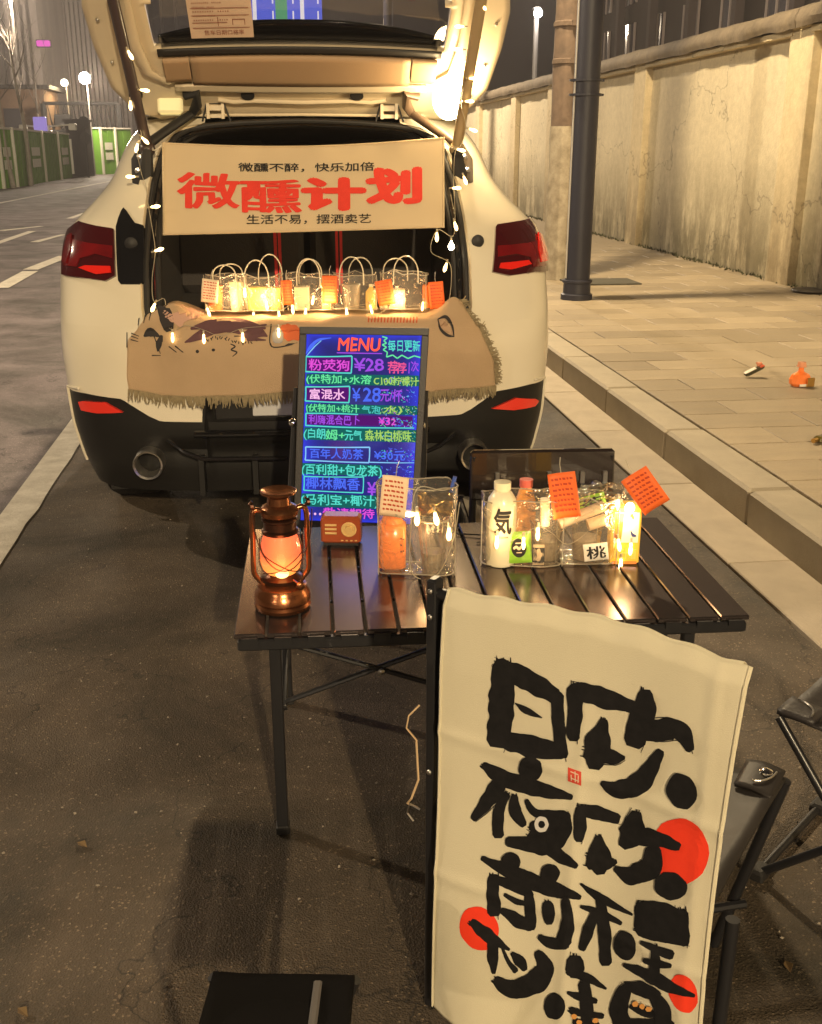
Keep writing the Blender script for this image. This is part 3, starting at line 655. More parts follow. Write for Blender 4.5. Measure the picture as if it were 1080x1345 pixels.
# flange returning inwards, rubber seal and lining
def edge_pts(n=40):
    P = []
    for i in range(n + 1): z = .90 + (1.56 - .90) * i / n; P.append((xo(z), z))
    P += [(.48, 1.585), (.40, 1.60), (.25, 1.612), (.1, 1.618), (0, 1.62)]
    full = [(x, z) for x, z in P] + [(-x, z) for x, z in P[::-1][1:]]; return full
EP = edge_pts()
def ep3(i, din, dy): x, z = EP[i]; y = S(xo(min(z, 1.56)), min(z, 1.56)) + max(0, z - 1.56) * .9; k = din; return Vector((x * (1 - k), y + dy, z - (k * .3 if z > 1.5 else 0)))
for nm, mt, a, b, c, d in (('opening_flange', m_inner, 0, -.002, .045, .07),):
    g = G(); n = len(EP); g.add([ep3(i, a, b) for i in range(n)] + [ep3(i, c, d) for i in range(n)], [(i, i + 1, n + i + 1, n + i) for i in range(n - 1)]); g.build(nm, mt, car, smooth=True)
for k, (di, dy, r) in enumerate(((.03, .02, .011), (.055, .05, .013), (.085, .09, .012))):
    g = G(); g.tube([ep3(i, di, dy) for i in range(len(EP))], r, 8); g.build('rubber_seal', m_rub if k != 1 else m_gloss, car, smooth=True)
# boot tub: floor, sides, seat backs, cabin shell
g = G()
n = len(EP)
g.add([ep3(i, .06, .07) for i in range(n)] + [Vector((EP[i][0] * .93, 1.15, EP[i][1] * .97)) for i in range(n)], [(i, i + 1, n + i + 1, n + i) for i in range(n - 1)])
g.add([Vector((EP[i][0] * .93, 1.15, EP[i][1] * .97)) for i in range(n)] + [Vector((EP[i][0] * .9, 2.5, .8 + (EP[i][1] - .8) * .9)) for i in range(n)], [(i, i + 1, n + i + 1, n + i) for i in range(n - 1)])
g.box((0, 2.52, 1.15), (1.3, .04, 1.0)); g.build('boot_lining', m_carpet, car)
g = G(); g.box((0, .64, .865), (1.24, 1.15, .03)); g.build('boot_floor', m_carpet, car)
g = G(); g.box((0, .085, .882), (1.16, .12, .02), bev=.006); g.build('sill_plate', m_plast, car)
for x in (-.30, .30):
    g = G(); g.box((x, 1.12, 1.15), (.57, .12, .56), bev=.04, rx=R(-8)); st = g.build('rear_seat', M_('seat_cloth', (.03, .026, .024), .8, bump=.3, bscale=200), car)
    g = G(); g.box((x, 1.18, 1.47), (.27, .10, .14), bev=.03); g.build('headrest', m_carpet, st)
m_red = M_('red_strap', (.62, .03, .03), .55)
for x0, x1, w in ((360, 370, .03), (441, 449, .026)):
    p = Cy((x0 + x1) / 2, 340, 1.02)
    g = G(); g.box((p.x - .008, 1.0, 1.09), (w * .45, .008, .46)); g.box((p.x + .011, 1.0, 1.09), (w * .45, .008, .46)); tag_ = g.build('red_strap', m_red, car)

# ---------------------------------------------------------------- tailgate
def TP(x, s, off=0):                                  # point on the tailgate; off = below the panel
    w = interp([(0, .585), (.03, .64), (.07, .69), (.175, .75), (.38, .775), (.56, .78), (.65, .765), (.85, .74), (1.35, .70)], s)
    y = .85 - .766 * min(s, .9) - max(0, s - .9) * .95 * .9; z = 1.615 + .643 * min(s, .9) + max(0, s - .9) * .1
    y -= .03 * math.sin(min(1, max(0, s)) * math.pi); z += .02 * math.sin(min(1, s) * math.pi)
    c = (abs(x) / .78) ** 2 * .03
    return Vector((x, y - .643 * off, z - .766 * off - c + .03))
def TWd(s): return interp([(0, .585), (.03, .64), (.07, .69), (.175, .75), (.38, .775), (.56, .78), (.65, .765), (.85, .74), (1.35, .70)], s)
tg = car
GW = lambda s: interp([(.30, .50), (.36, .555), (.8, .54), (.9, .50)], s)
def inglass(u, v): s = v * 1.35; x = (u * 2 - 1) * TWd(s); return .335 < s < .88 and abs(x) < GW(s)
g = G(); g.grid(lambda u, v: TP((u * 2 - 1) * TWd(v * 1.35), v * 1.35), 64, 90, inglass); tgo = g.build('tailgate', m_inner, car, smooth=50, solid=.03)
g = G(); g.grid(lambda u, v: TP((u * 2 - 1) * GW(.32 + v * .58) * 1.01, .325 + v * .565, -.012), 20, 16); g.build('rear_window', clear_('car_glass', (.55, .55, .58), .12, .03, .0), tgo, smooth=True)
# black spoiler band seen through the glass
g = G(); g.grid(lambda u, v: TP((u * 2 - 1) * .54, .31 + v * (.115 - .06 * abs(u * 2 - 1) ** 2.5), -.03), 30, 6); g.build('spoiler', m_gloss, tgo, smooth=True, solid=.012)
g = G(); g.grid(lambda u, v: TP((u * 2 - 1) * .545, .315 + v * .03, .018), 30, 3); g.build('glass_seal', m_rub, tgo, smooth=True, solid=.008)
m_trim = M_('tailgate_trim', (.36, .24, .14), .6, col2=(.33, .22, .13), scale=3, bump=.15, bscale=300)
def tgpanel(name, x0, x1, s0, s1, off, mat, th=.012, bow=0):
    g = G(); g.grid(lambda u, v: TP(x0 + (x1 - x0) * u, s0 + (s1 - s0) * v - bow * (1 - ((x0 + (x1 - x0) * u) / .46) ** 2) * (1 - v), off), 24, 6); return g.build(name, mat, tgo, smooth=True, solid=th)
tgpanel('trim_panel', -.425, .425, .19, .312, .03, m_trim, .014, .022)
tgpanel('trim_panel', -.53, -.43, .205, .312, .03, m_trim, .014); tgpanel('trim_panel', .43, .53, .205, .312, .03, m_trim, .014)
tgpanel('lip', -.50, .50, .155, .182, .028, m_inner, .016, .02)
# pressed ribs, holes, brackets, hinge arms
for s_ in (1, -1):
    g = G(); g.tube([TP(s_ * .52, .19, .02), TP(s_ * .60, .25, .02), TP(s_ * .63, .4, .02), TP(s_ * .63, .7, .02), TP(s_ * .6, .9, .02)], [.02, .03, .034, .032, .02], 10, flat=.6); g.build('pillar_rib', m_inner, tgo, smooth=True)
    for (x, s) in ((.22, .115), (.66, .14)):
        g = G(); g.lathe([(.021, -.004), (.021, .006), (.0001, .006)], TP(s_ * x, s, .022), 18, M=Matrix.Rotation(R(40 + 90), 4, 'X'), sx=1.3); g.build('grommet', m_rub, tgo, smooth=True)
    for (x, s) in ((.735, .50), (.72, .30)):
        g = G(); g.sphere(TP(s_ * x, s, .018), .007, 8); g.build('bolt', m_steel, tgo)
    g = G(); g.tube([TP(s_ * .47, .13, .03), TP(s_ * .42, .145, .035), TP(s_ * .425, .10, .05), TP(s_ * .45, .06, .055), (s_ * .50, .69, 1.60), (s_ * .56, .62, 1.555), (s_ * .605, .57, 1.52)], [.018, .024, .022, .017, .018, .018, .02], 10); g.build('hinge_arm', m_rub if s_ < 0 else M_('hinge_lit', (.09, .06, .04), .4), car, smooth=True)  # right arm painted browner, as lit by the lamp beside it
    g = G(); c = TP(s_ * .355, .05, .035)
    g.box(c + Vector((-.03, 0, 0)), (.012, .03, .06)); g.box(c + Vector((.03, 0, 0)), (.012, .03, .06)); g.box(c + Vector((0, .01, .012)), (.06, .02, .02)); g.box(c + Vector((0, .01, -.02)), (.05, .02, .012)); g.build('latch_bracket', m_inner, car)
    g = G(); g.tube([c + Vector((-.055, -.002, -.04)), c + Vector((-.035, -.002, .03)), c + Vector((.035, -.002, .03)), c + Vector((.06, -.002, -.04))], .004, 6); g.build('bracket_seal', m_rub, car)
    a, b = Vector((s_ * .605, .535, 1.50)), TP(s_ * .655, .66, .06); mid = a.lerp(b, .62)
    g = G(); g.tube([a, mid], .021, 12); g.tube([mid, b], .0215, 12); g.sphere(a, .03, 8); sg_ = g.build('gas_strut', M_('strut_sleeve', (.045, .03, .028), .35, coat=.3) if s_ < 0 else M_('strut_lit', (.30, .22, .12), .35), car, smooth=True)  # right strut painted paler and warmer, lamp light put into its colour
    g = G(); g.tube([a + Vector((0, -.01, .0)), a + Vector((s_ * .01, -.03, -.10)), a + Vector((s_ * .018, -.05, -.15))], [.02, .03, .014], 8); g.build('strut_joint', m_rub, car, smooth=True)
g = G(); g.tube([TP(-.34, .095, .022), TP(-.28, .082, .024), TP(-.2, .088, .026), TP(0, .08, .028), TP(.2, .088, .026), TP(.28, .082, .024), TP(.34, .095, .022)], .009, 8); g.build('pressed_rib', m_inner, tgo, smooth=True)
g = G(); g.tube([TP(-.5, .03, .03), TP(0, .025, .036), TP(.5, .03, .03)], .006, 6); g.build('pressed_rib', m_inner, tgo, smooth=True)
# tailgate lamps: the left one off, with a faint glow put into its lens, the right one lit
m_lens = M_('lamp_lens', (.85, .78, .5), .3, emit=(1, .8, .35), es=.25)
g = G(); c = Cy(224, 139, .75); g.box(c, (.10, .03, .075), bev=.018, rx=R(-20)); g.build('tailgate_lamp', m_lens, car, smooth=True)
BR = Cy(590, 130, .68)
g = G(); g.sphere(BR, .068, 16, sz=1.2, sy=.45); g.build('tailgate_lamp', E_('lit_lens', (1, .86, .55), 14), car, smooth=True, label='brightly lit round lamp')
lamp('boot_light', CM @ (BR + Vector((0, -.11, 0))), 17, (1, .72, .36), .07)
# stickers on the glass
def tg_patch(px0, py0, px1, py1, off, nm, mt, parent):
    s0, s1 = .33, .75
    def sof(py): 
        best = 0; lo, hi = 0, .95
        for _ in range(30):
            m = (lo + hi) / 2; p = CM @ TP(0, m, off); d = p - EYE; f = Vector((sy7, cy7, 0)).dot(Vector((d.x, d.y, 0))); v = d.z
            pv = (v * cp + f * sp_) / (f * cp - v * sp_); 
            if pv > (672.5 - py) / FPX: hi = m
            else: lo = m
        return m
    return sof(py0), sof(py1)
sA, sB = tg_patch(0, -8, 0, 48, .0, '', None, None)
m_paper = M_('permit_paper', (.62, .47, .36), .7, col2=(.55, .42, .32), scale=14)
xA, xB = Cy(244, 20, .36).x, Cy(330, 20, .36).x
pf = lambda X, Y: TP(X, Y, .004)
g = G(); g.grid(lambda u, v: TP(xA + (xB - xA) * u, sA + (sB - sA) * v, .003), 6, 6); permit = g.build('permit_sheet', m_paper, tgo, smooth=True)
pm = lambda X, Y: TP(xA + (xB - xA) * X, sA + (sB - sA) * Y, .006)
g = G()
for (x0, y0, x1, y1) in ((.05, .28, .95, .285), (.05, .45, .95, .455), (.05, .62, .6, .625), (.05, .74, .95, .745), (.68, .55, .88, .556), (.68, .55, .69, .68), (.87, .55, .88, .68), (.45, .5, .46, .7)):
    g.add([pm(x0, y0), pm(x1, y0), pm(x1, y1 + .01), pm(x0, y1 + .01)], [(0, 1, 2, 3)])
text_in(g, '售车日期口格率', (.22, .80, .85, .92), pm)
for i in range(6): text_in(g, 'lllllilli lliil', (.08, .05 + i * .1, .08 + random.uniform(.3, .8), .08 + i * .1), pm)
g.build('permit_print', M_('ink_brown', (.22, .06, .04), .8), permit)
# ================================================================ BANNER IN THE OPEN BOOT
m_ban = cloth_('banner_canvas', (.72, .58, .38), (.67, .53, .34), 3, 700, .2, .15)
m_redi = M_('red_ink', (.72, .045, .025), .8, col2=(.62, .035, .02), scale=30)
m_blki = M_('black_ink', (.02, .018, .016), .8)
bT = [Cy(213, 187, .50), Cy(584, 180, .50)]; bB = [Cy(214, 309, .32), Cy(584, 299, .32)]
def banner(u, v, off=0):
    top = bT[0].lerp(bT[1], u); bot = bB[0].lerp(bB[1], u); p = top.lerp(bot, v)
    sag = .022 * math.sin(math.pi * u) * (1 - v) ** 2; wv = .010 * noise.noise(Vector((u * 5, v * 2, 2))) + .004 * math.sin(u * 19 + v * 2) * (1 - v) + .004 * math.sin(u * 43) * max(0, .25 - v) * 3
    return p + Vector((0, -off + wv - .02 * math.sin(math.pi * u), -sag))
ban = thing('banner', 'cream cloth banner with large red characters hung across the open boot', 'banner', CARO, R(CARYAW))
g = G(); g.grid(lambda u, v: banner(u, v), 70, 24); g.build('cloth', m_ban, ban, smooth=80, solid=.002)
bz = lambda X, Y, o=.006: banner((X - 61 - 0) / 974, (Y - 45 + 17 * (X - 60) / 975) / (325), o)
def subtext(g, s, box, fn, **k): return text_in(g, s, box, fn, **k)
g = G()
for s, bx in (('微', (115, 150, 320, 275)), ('醺', (330, 172, 530, 293)), ('计', (545, 168, 748, 282)), ('划', (768, 137, 944, 260))):
    text_in(g, s, bx, bz, bold=.055 if s in '计划' else .026, jitter=4, thick=.05 if s in '计划' else .016)
g.build('heading', m_redi, ban)
g = G(); text_in(g, '微醺不醉，快乐加倍', (320, 108, 787, 142), bz, bold=.014); text_in(g, '生活不易，摆酒卖艺', (348, 300, 775, 334), bz, bold=.008); g.build('small_print', m_blki, ban)
g = G()
for v in (.985, .012):
    g.tube([banner(u / 40, v, .002) for u in range(41)], .0025, 5)
for u in (.006, .994): g.tube([banner(u, v / 12, .002) for v in range(13)], .0025, 5)
g.build('hem', m_ban, ban, smooth=True)
for s_ in (0, 1):
    c = banner(s_, .04); e = Vector((-.605 if s_ == 0 else .605, .54, 1.50)); g = G(); g.tube([c, c.lerp(e, .5) + Vector((0, -.01, -.01)), e], .003, 5); g.build('tie_cord', M_('cord', (.6, .55, .45), .7), ban)

# ================================================================ BLANKET OVER THE SILL
m_blk_ = cloth_('blanket_weave', (.70, .50, .31), (.60, .42, .25), 9, 420, .12, .8)
m_pur = M_('blanket_plum', (.11, .05, .055), .9); m_drk = M_('blanket_dark', (.03, .025, .025), .9); m_org = M_('blanket_rust', (.55, .12, .04), .9); m_gry = M_('blanket_grey', (.3, .28, .27), .9)
m_frn = M_('fringe_yarn', (.36, .29, .17), .95, col2=(.2, .16, .09), scale=60); m_lilac = M_('blanket_pink', (.5, .3, .22), .9)
TOPL = .27
def blk(x, s, off=0):                                 # s: metres from the inner edge, over the sill and down
    fold = .016 * noise.noise(Vector((x * 6, s * 3, 1))) + .006 * math.sin(x * 23 + 2 * noise.noise(Vector((x * 3, s * 2, 4))))
    lump = .05 * math.exp(-((x + .50) / .075) ** 2) + .055 * math.exp(-((x - .53) / .06) ** 2) + .018 * abs(noise.noise(Vector((x * 9, s * 9, 7))))
    if s < TOPL: z = .905 + lump * (.5 + .5 * s / TOPL) + max(0, fold); return Vector((x, .27 - s * 1.0 + S(x, .88) * .9, z + off))
    t = s - TOPL; r = .03
    y0 = S(x, .86) * .95
    if t < r * 1.57: a = t / r; return Vector((x, y0 - (r * math.sin(a)) * 1.0 - off, .905 + lump * (1 - t / (r * 1.57)) * 1 + lump * .3 - r * (1 - math.cos(a)) + off * math.cos(a)))
    d = t - r * 1.57; z = .905 + lump * .3 * max(0, 1 - d / .1) - r - d; k = min(1, d / .06)
    return Vector((x, S(x, max(z, .5)) - .03 + (-.014 * math.sin(x * 17 + 1) - fold * 1.5 - .01) * k - off, z))
def xl(s): return interp([(0, -.54), (.25, -.56), (.30, -.60), (.36, -.655), (.5, -.668), (.62, -.66)], s)
def xr(s): return interp([(0, .50), (.2, .52), (.27, .565), (.33, .63), (.45, .685), (.62, .70)], s)
def slen(x): return TOPL + .048 + interp([(-.67, .205), (-.55, .235), (-.3, .232), (0, .222), (.3, .222), (.45, .232), (.7, .225)], x)
blanket = thing('blanket', 'cream patterned blanket with fringe draped over the boot sill', 'blanket', CARO, R(CARYAW))
def blf(u, v): 
    s = v * .55; x = xl(s) + (xr(s) - xl(s)) * u; s2 = v * slen(x); return blk(x, s2)
g = G(); g.grid(blf, 150, 46); bl = g.build('cloth', m_blk_, blanket, smooth=80, solid=.004)
g = G()
for i in range(420):
    u = i / 419; x = xl(.56) + (xr(.56) - xl(.56)) * u; p = blk(x, slen(x) - .005, .003); L_ = random.uniform(.028, .048)
    a = random.gauss(0, .008); g.tube([p, p + Vector((a * .4, -.004, -L_ * .5)), p + Vector((a, random.gauss(-.003, .003), -L_))], [.0028, .0026, .0012], 4, cap=False)
for i in range(130):
    v = .45 + .53 * i / 130; s = v * .55; x = xr(s); p = blk(x, v * slen(x), .002); a = random.uniform(.014, .03); g.tube([p, p + Vector((a * .6, -.004, random.gauss(.004, .004))), p + Vector((a, -.004, random.gauss(0, .008)))], [.0028, .0024, .001], 4, cap=False)
o = g.build('fringe', m_frn, bl); o['kind'] = 'stuff'
def bpx(X, Y, off=.006):                              # photo pixel -> blanket surface
    lo, hi = .12, .6; x = -.3
    for _ in range(28):
        m = (lo + hi) / 2; p = CM @ blk(x, m); d = p - EYE; f = d.x * sy7 + d.y * cy7; l = d.x * cy7 - d.y * sy7; dep = f * cp - d.z * sp_
        py = 672.5 - FPX * (d.z * cp + f * sp_) / dep; px = 540 + FPX * l / dep; x += (X - px) * dep / FPX * .7
        if py < Y: lo = m
        else: hi = m
    return blk(x, m, off)
bf = lambda X, Y: bpx(70 + X / 3.086, 250 + Y / 3.086)
g = G()
for c in (((535, 615, 6), (590, 590, 35), (650, 560, 45), (720, 548, 30)), ((560, 560, 10), (640, 545, 30), (760, 545, 38), (860, 560, 8)), ((660, 575, 14), (710, 555, 40), (760, 580, 8)), ((780, 585, 30), (830, 575, 42), (868, 590, 6)), ((800, 560, 20), (865, 548, 6)), ((790, 600, 20), (862, 606, 5))): stroke(g, c, bf, .2, 5)
g.build('lotus_print', m_pur, bl)
g = G()
for c in (((430, 480, 20), (455, 510, 60), (470, 560, 40)), ((440, 590, 14), (430, 620, 26), (425, 650, 8)), ((370, 590, 8), (395, 575, 36), (430, 590, 10))): stroke(g, c, bf, .2, 5)
stroke(g, [(300, 575, 4), (300, 635, 5)], bf, 0, 4)
for (a, b) in (((350, 520), (345, 548)), ((375, 510), (368, 540)), ((398, 500), (390, 528)), ((318, 578), (348, 590)), ((318, 590), (345, 600)), ((316, 604), (345, 612)), ((470, 632), (500, 655)), ((495, 630), (527, 655)), ((735, 590), (762, 590)), ((410, 590), (435, 660)), ((402, 668), (436, 668))): stroke(g, [(a[0], a[1], 5), (b[0], b[1], 3)], bf, 0, 4)
stroke(g, [(720, 622, 4), (738, 632, 6), (722, 645, 6), (745, 655, 6), (728, 672, 3)], bf, 0, 4)
for i in range(22): x = 620 + i * 9.5; y = 603 - 12 * math.sin(i * .3) + random.uniform(-5, 5); stroke(g, [(x, y, 4), (x + random.uniform(-7, 7), y + 8, 4)], bf, 0, 2)
blob(g, 585, 652, 7, 7, bf); blob(g, 650, 646, 7, 6, bf)
stroke(g, [(884, 545, 5), (886, 632, 5), (990, 618, 5)], bf, 0, 8, False)
g.build('line_print', m_drk, bl)
g = G(); blob(g, 965, 578, 34, 34, bf, 0, .3); stroke(g, [(930, 555, 20), (960, 575, 40), (995, 600, 20)], bf, .2); g.build('flame_print', m_org, bl)
g = G(); blob(g, 910, 590, 22, 34, bf, 0, .2); g.build('grey_print', m_gry, bl)
g = G(); stroke(g, [(480, 520, 30), (530, 515, 40), (600, 500, 40)], bf, .2); stroke(g, [(450, 500, 20), (520, 540, 30)], bf, .2); g.build('pink_print', m_lilac, bl)
bf2 = lambda X, Y: bpx(380 + X / 2.842, 300 + Y / 2.842)
g = G(); kf = lambda X, Y: blk(X, Y, .006)
stroke(g, [(.470, .300, .003), (.482, .330, .008), (.505, .352, .009), (.530, .358, .003)], kf, 0); stroke(g, [(.470, .300, .003), (.500, .305, .006), (.524, .325, .008), (.530, .358, .003)], kf, 0); g.build('leaf_print', m_drk, bl)
g = G(); stroke(g, [(.475, .305, .004), (.498, .325, .022), (.526, .352, .004)], lambda X, Y: blk(X, Y, .005), 0); g.build('leaf_fill', M_('leaf_tan', (.40, .26, .16), .9), bl)
g = G()
for i in range(16): x = 295 + i * 12; stroke(g, [(x, 352 + i * .1, 5), (x + 2, 338, 5)], bf2, 0, 2)
g.build('stripe_print', m_org, bl)

# ================================================================ PAVED-BAG GOODS: clear carrier bags
m_pvc = clear_('pvc_film', (.98, .95, .88), .36, .06, .7, 26, .08)
m_pvc2 = clear_('pvc_edge', (.95, .9, .78), .62, .10, .3, 60, .30)
m_pvch = M_('handle_tube', (.85, .78, .6), .12, coat=1, trans=.35)
m_tag = M_('orange_tag', (.85, .16, .03), .6, col2=(.78, .13, .02), scale=20)
m_tagi = M_('tag_print', (.45, .05, .015), .7)
m_cream = M_('cream_card', (.8, .62, .42), .6)
m_bulb = E_('bulb_glow', (1, .68, .26), 9); m_bulbw = E_('bulb_hot', (1, .82, .5), 30); m_wirec = M_('clear_wire', (.5, .44, .32), .3, trans=.3)
m_juicey = M_('juice_yellow_glow', (.85, .55, .12), .25, emit=(1, .55, .12), es=.12, coat=.5)  # drink glows by emission, painting in the light around it
m_juiceo = M_('juice_orange_glow', (.95, .25, .05), .25, emit=(1, .25, .04), es=.10, coat=.5)  # brightness put into the orange by emission; the drink is no light source
m_milk = M_('milky_drink', (.85, .78, .55), .25, coat=.5)
def rbox(g, w, d, h, crump=.0, seed=0, n=10, top=1.0, open_top=False, r=.25):
    def f(u, v):
        q = u * 2 * math.pi; c, s = math.cos(q), math.sin(q); e = .45
        x = math.copysign(abs(c) ** e, c) * w / 2; y = math.copysign(abs(s) ** e, s) * d / 2; k = 1 + (top - 1) * v; z = v * h
        k *= 1 - .12 * max(0, .12 - v) / .12; N = noise.noise_vector(Vector((x * 22 + seed, y * 22, z * 16))) * crump
        return Vector((x * k, y * (k if k < 1.001 else 1), z)) + N * (0.3 + v)
    g.grid(f, 36, n)
    if not open_top: pass
    return f
def tagcard(parent_name, label, p, w, h, rz, tilt, mt=None, face=0):
    t = thing(parent_name, label, 'price tag', p, face, None)
    t.rotation_euler = (0, tilt, face)
    def f(X, Y, o=0): return Vector((X * w - w / 2, -o - .004 * math.sin(Y * 3.0) + .003 * math.sin(X * 5), -Y * h))
    g = G(); g.grid(lambda u, v: f(u, v), 6, 10); g.build('card', mt or m_tag, t, smooth=True, solid=.0012)
    g = G()
    for i in range(7):
        y = .10 + i * .115; x = .12
        while x < .82:
            l = random.uniform(.05, .16); g.add([f(x, y, .0025), f(min(x + l, .88), y + .01, .0025), f(min(x + l, .88), y + .055, .0025), f(x, y + .045, .0025)], [(0, 1, 2, 3)]); x += l + .05
    g.build('print', m_tagi, t)
    g = G(); g.tube([(0, 0, 0), (0, .004, .02), (.004, .012, .035)], .001, 5); g.build('loop', m_wirec, t); return t
def bag(label, p, w, d, h, face, handles=((0, .07),), crump=.006, seed=0, group=None):
    t = thing('gift_bag', label, 'carrier bag', p, face, group)
    g = G(); rbox(g, w, d, h, crump, seed); g.add([(-w * .46, -d * .42, .002), (w * .46, -d * .42, .002), (w * .46, d * .42, .002), (-w * .46, d * .42, .002)], [(0, 1, 2, 3)]); g.build('film', m_pvc, t, smooth=70)
    g = G()
    for zz in (0.004, h * .99): 
        P = []
        for i in range(36):
            q = i / 36 * 2 * math.pi; c, s = math.cos(q), math.sin(q); x = math.copysign(abs(c) ** .45, c) * w / 2; y = math.copysign(abs(s) ** .45, s) * d / 2
            P.append(Vector((x, y, zz)) + noise.noise_vector(Vector((x * 22 + seed, y * 22, zz * 16))) * crump * (1.3 if zz > .01 else .3))
        g.tube(P, .0018, 5, closed=True)
    for sx in (-1, 1): g.tube([(sx * w / 2, -d / 2 * .8, z * h / 6) for z in range(7)], .0016, 5)
    g.build('welded_edge', m_pvc2, t, smooth=True)
    for k, (dx, hh) in enumerate(handles):
        hh *= .66; g = G(); yy = -d / 2 if k % 2 == 0 else d / 2; hw = w * .27
        P = [(dx - hw, yy, h * .72), (dx - hw, yy - .004, h)] + [(dx - hw * math.cos(math.pi * i / 12), yy, h + hh * math.sin(math.pi * i / 12)) for i in range(1, 12)] + [(dx + hw, yy - .004, h), (dx + hw, yy, h * .72)]
        g.tube(P, .0025, 8); g.build('handle', m_pvch, t, smooth=True)
    return t
def bottle(label, p, r, h, liquid, cap=None, face=0, neck=.35, cat='bottle', capm=None, cup=False):
    t = thing('drink_cup' if cup else 'drink_bottle', label, cat, p, face)
    if cup: pr = [(r * .78, 0), (r * .82, .004), (r, h), (r * 1.05, h), (r * 1.05, h + .006), (.0001, h + .007)]
    else: pr = [(r * .92, 0), (r, .006), (r, h * .62), (r * .93, h * .7), (r * neck * 1.2, h * .84), (r * neck, h * .88), (r * neck, h * .93)]
    g = G(); g.lathe(pr, n=24); g.build('body', liquid, t, smooth=True)
    if not cup: g = G(); g.lathe([(r * neck * 1.15, h * .90), (r * neck * 1.15, h), (.0001, h + .001)], n=20); g.build('cap', capm or m_milk, t, smooth=True)
    return t
def cardbox(label, p, w, d, h, mt, face=0, name='drink_carton', cat='carton'):
    t = thing(name, label, cat, p, face); g = G(); g.box((0, 0, h / 2), (w, d, h), bev=.003); g.build('carton_body', mt, t); return t

FACE = R(-7)                                           # things on show face the viewer
bags = [  # px centre, width, height, handle offsets, words
    (300, .155, .135, ((.0, .055), (.012, .048)), 'small clear bag holding an orange drink at the left end of the boot row', 1),
    (345, .165, .125, ((-.01, .095), (.03, .115)), 'clear bag with two tall overlapping handles, second from the left in the boot', 2),
    (408, .16, .125, ((.0, .10), (.0, .085)), 'clear bag with one round handle at the middle of the boot row', 3),
    (467, .165, .13, ((-.01, .10), (.02, .085)), 'crumpled clear bag right of the middle one in the boot', 4),
    (530, .17, .135, ((.01, .095), (-.03, .07)), 'clear bag with a white sachet label at the right end of the boot row', 5)]
BY = .15
for px, w, h, hd, lb, sd in bags:
    c = Cy(px, 413, BY); c.z = .928; wp = CM @ c
    bag(lb, wp, w, .085, h, FACE, hd, .014, sd * 3.1, 'clear gift bags lined up in the boot')
def inbag(px, row, dy=.0):
    c = Cy(px, row, BY + dy); c.z = .930; return CM @ c
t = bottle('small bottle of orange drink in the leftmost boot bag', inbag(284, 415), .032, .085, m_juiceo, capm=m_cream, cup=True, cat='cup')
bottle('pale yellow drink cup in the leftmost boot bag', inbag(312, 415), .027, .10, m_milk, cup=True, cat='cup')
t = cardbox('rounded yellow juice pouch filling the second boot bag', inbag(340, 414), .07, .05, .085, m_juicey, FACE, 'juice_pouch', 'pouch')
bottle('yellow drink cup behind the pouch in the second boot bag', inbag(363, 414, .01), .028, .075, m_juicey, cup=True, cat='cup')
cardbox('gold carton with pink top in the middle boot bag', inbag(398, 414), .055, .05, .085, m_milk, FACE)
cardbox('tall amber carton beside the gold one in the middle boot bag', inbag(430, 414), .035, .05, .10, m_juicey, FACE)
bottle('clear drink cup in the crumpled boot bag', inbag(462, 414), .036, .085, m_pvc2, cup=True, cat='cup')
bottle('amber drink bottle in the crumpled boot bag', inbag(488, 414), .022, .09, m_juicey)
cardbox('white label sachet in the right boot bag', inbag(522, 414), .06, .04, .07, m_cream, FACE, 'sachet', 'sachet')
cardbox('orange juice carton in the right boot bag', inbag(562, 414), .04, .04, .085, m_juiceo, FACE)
cardbox('small tea box between the two rightmost boot bags', inbag(504, 414), .03, .03, .06, m_milk, FACE)
for px, py, w, h, tl, mt, lb in ((277, 367, .062, .085, .12, m_cream, 'pale cream paper tag on the leftmost boot bag'), (376, 368, .04, .09, -.06, m_tag, 'narrow orange tag between the second and middle boot bags'), (433, 362, .055, .10, 0, m_tag, 'upright orange tag on the middle boot bag'), (503, 368, .062, .092, -.18, m_tag, 'slightly tilted orange tag on the crumpled boot bag'), (572, 370, .056, .10, -.1, m_tag, 'orange tag at the far right end of the boot row')):
    p = CM @ Cy(px, py, BY - .055); tagcard('price_tag', lb, p, w, h, 0, tl, mt, FACE)

# ================================================================ STRING LIGHTS
def string(label, pts, bulbs, nm='string_light', hot=(), thin=False):
    t = thing(nm, label, 'string lights'); k = catmull([tuple(p) for p in pts], 6)
    g = G(); g.tube(k, .0014 if not thin else .0008, 5); g.build('wire', m_wirec, t, smooth=True)
    for i, (p, d) in enumerate(bulbs):
        p = Vector(p); d = Vector(d).normalized(); q = d.to_track_quat('Z', 'Y').to_matrix().to_4x4(); r = (.0068 if not thin else .0052) if i not in hot else .012
        g = G(); g.lathe([(.003, 0), (.004, .006), (r * .7, .012), (r, .02), (r * .9, .028), (r * .5, .034), (.0001, .036)], p, 12, M=q); g.build('bulb', m_bulbw if i in hot else m_bulb, t, smooth=True)
        g = G(); g.tube([p - d * .012, p + d * .003], .0035, 6); g.build('socket', m_wirec, t)
    return t
def cw(px, py, y): return CM @ Cy(px, py, y)
L1 = [(163, -30, .2), (163, 0, .30), (166, 55, .36), (172, 100, .42), (178, 150, .47), (186, 178, .48), (180, 195, .45), (186, 228, .40), (192, 245, .36), (195, 270, .30), (200, 300, .22), (204, 330, .17), (200, 365, .12), (202, 395, .08), (215, 392, .07), (218, 402, .06)]
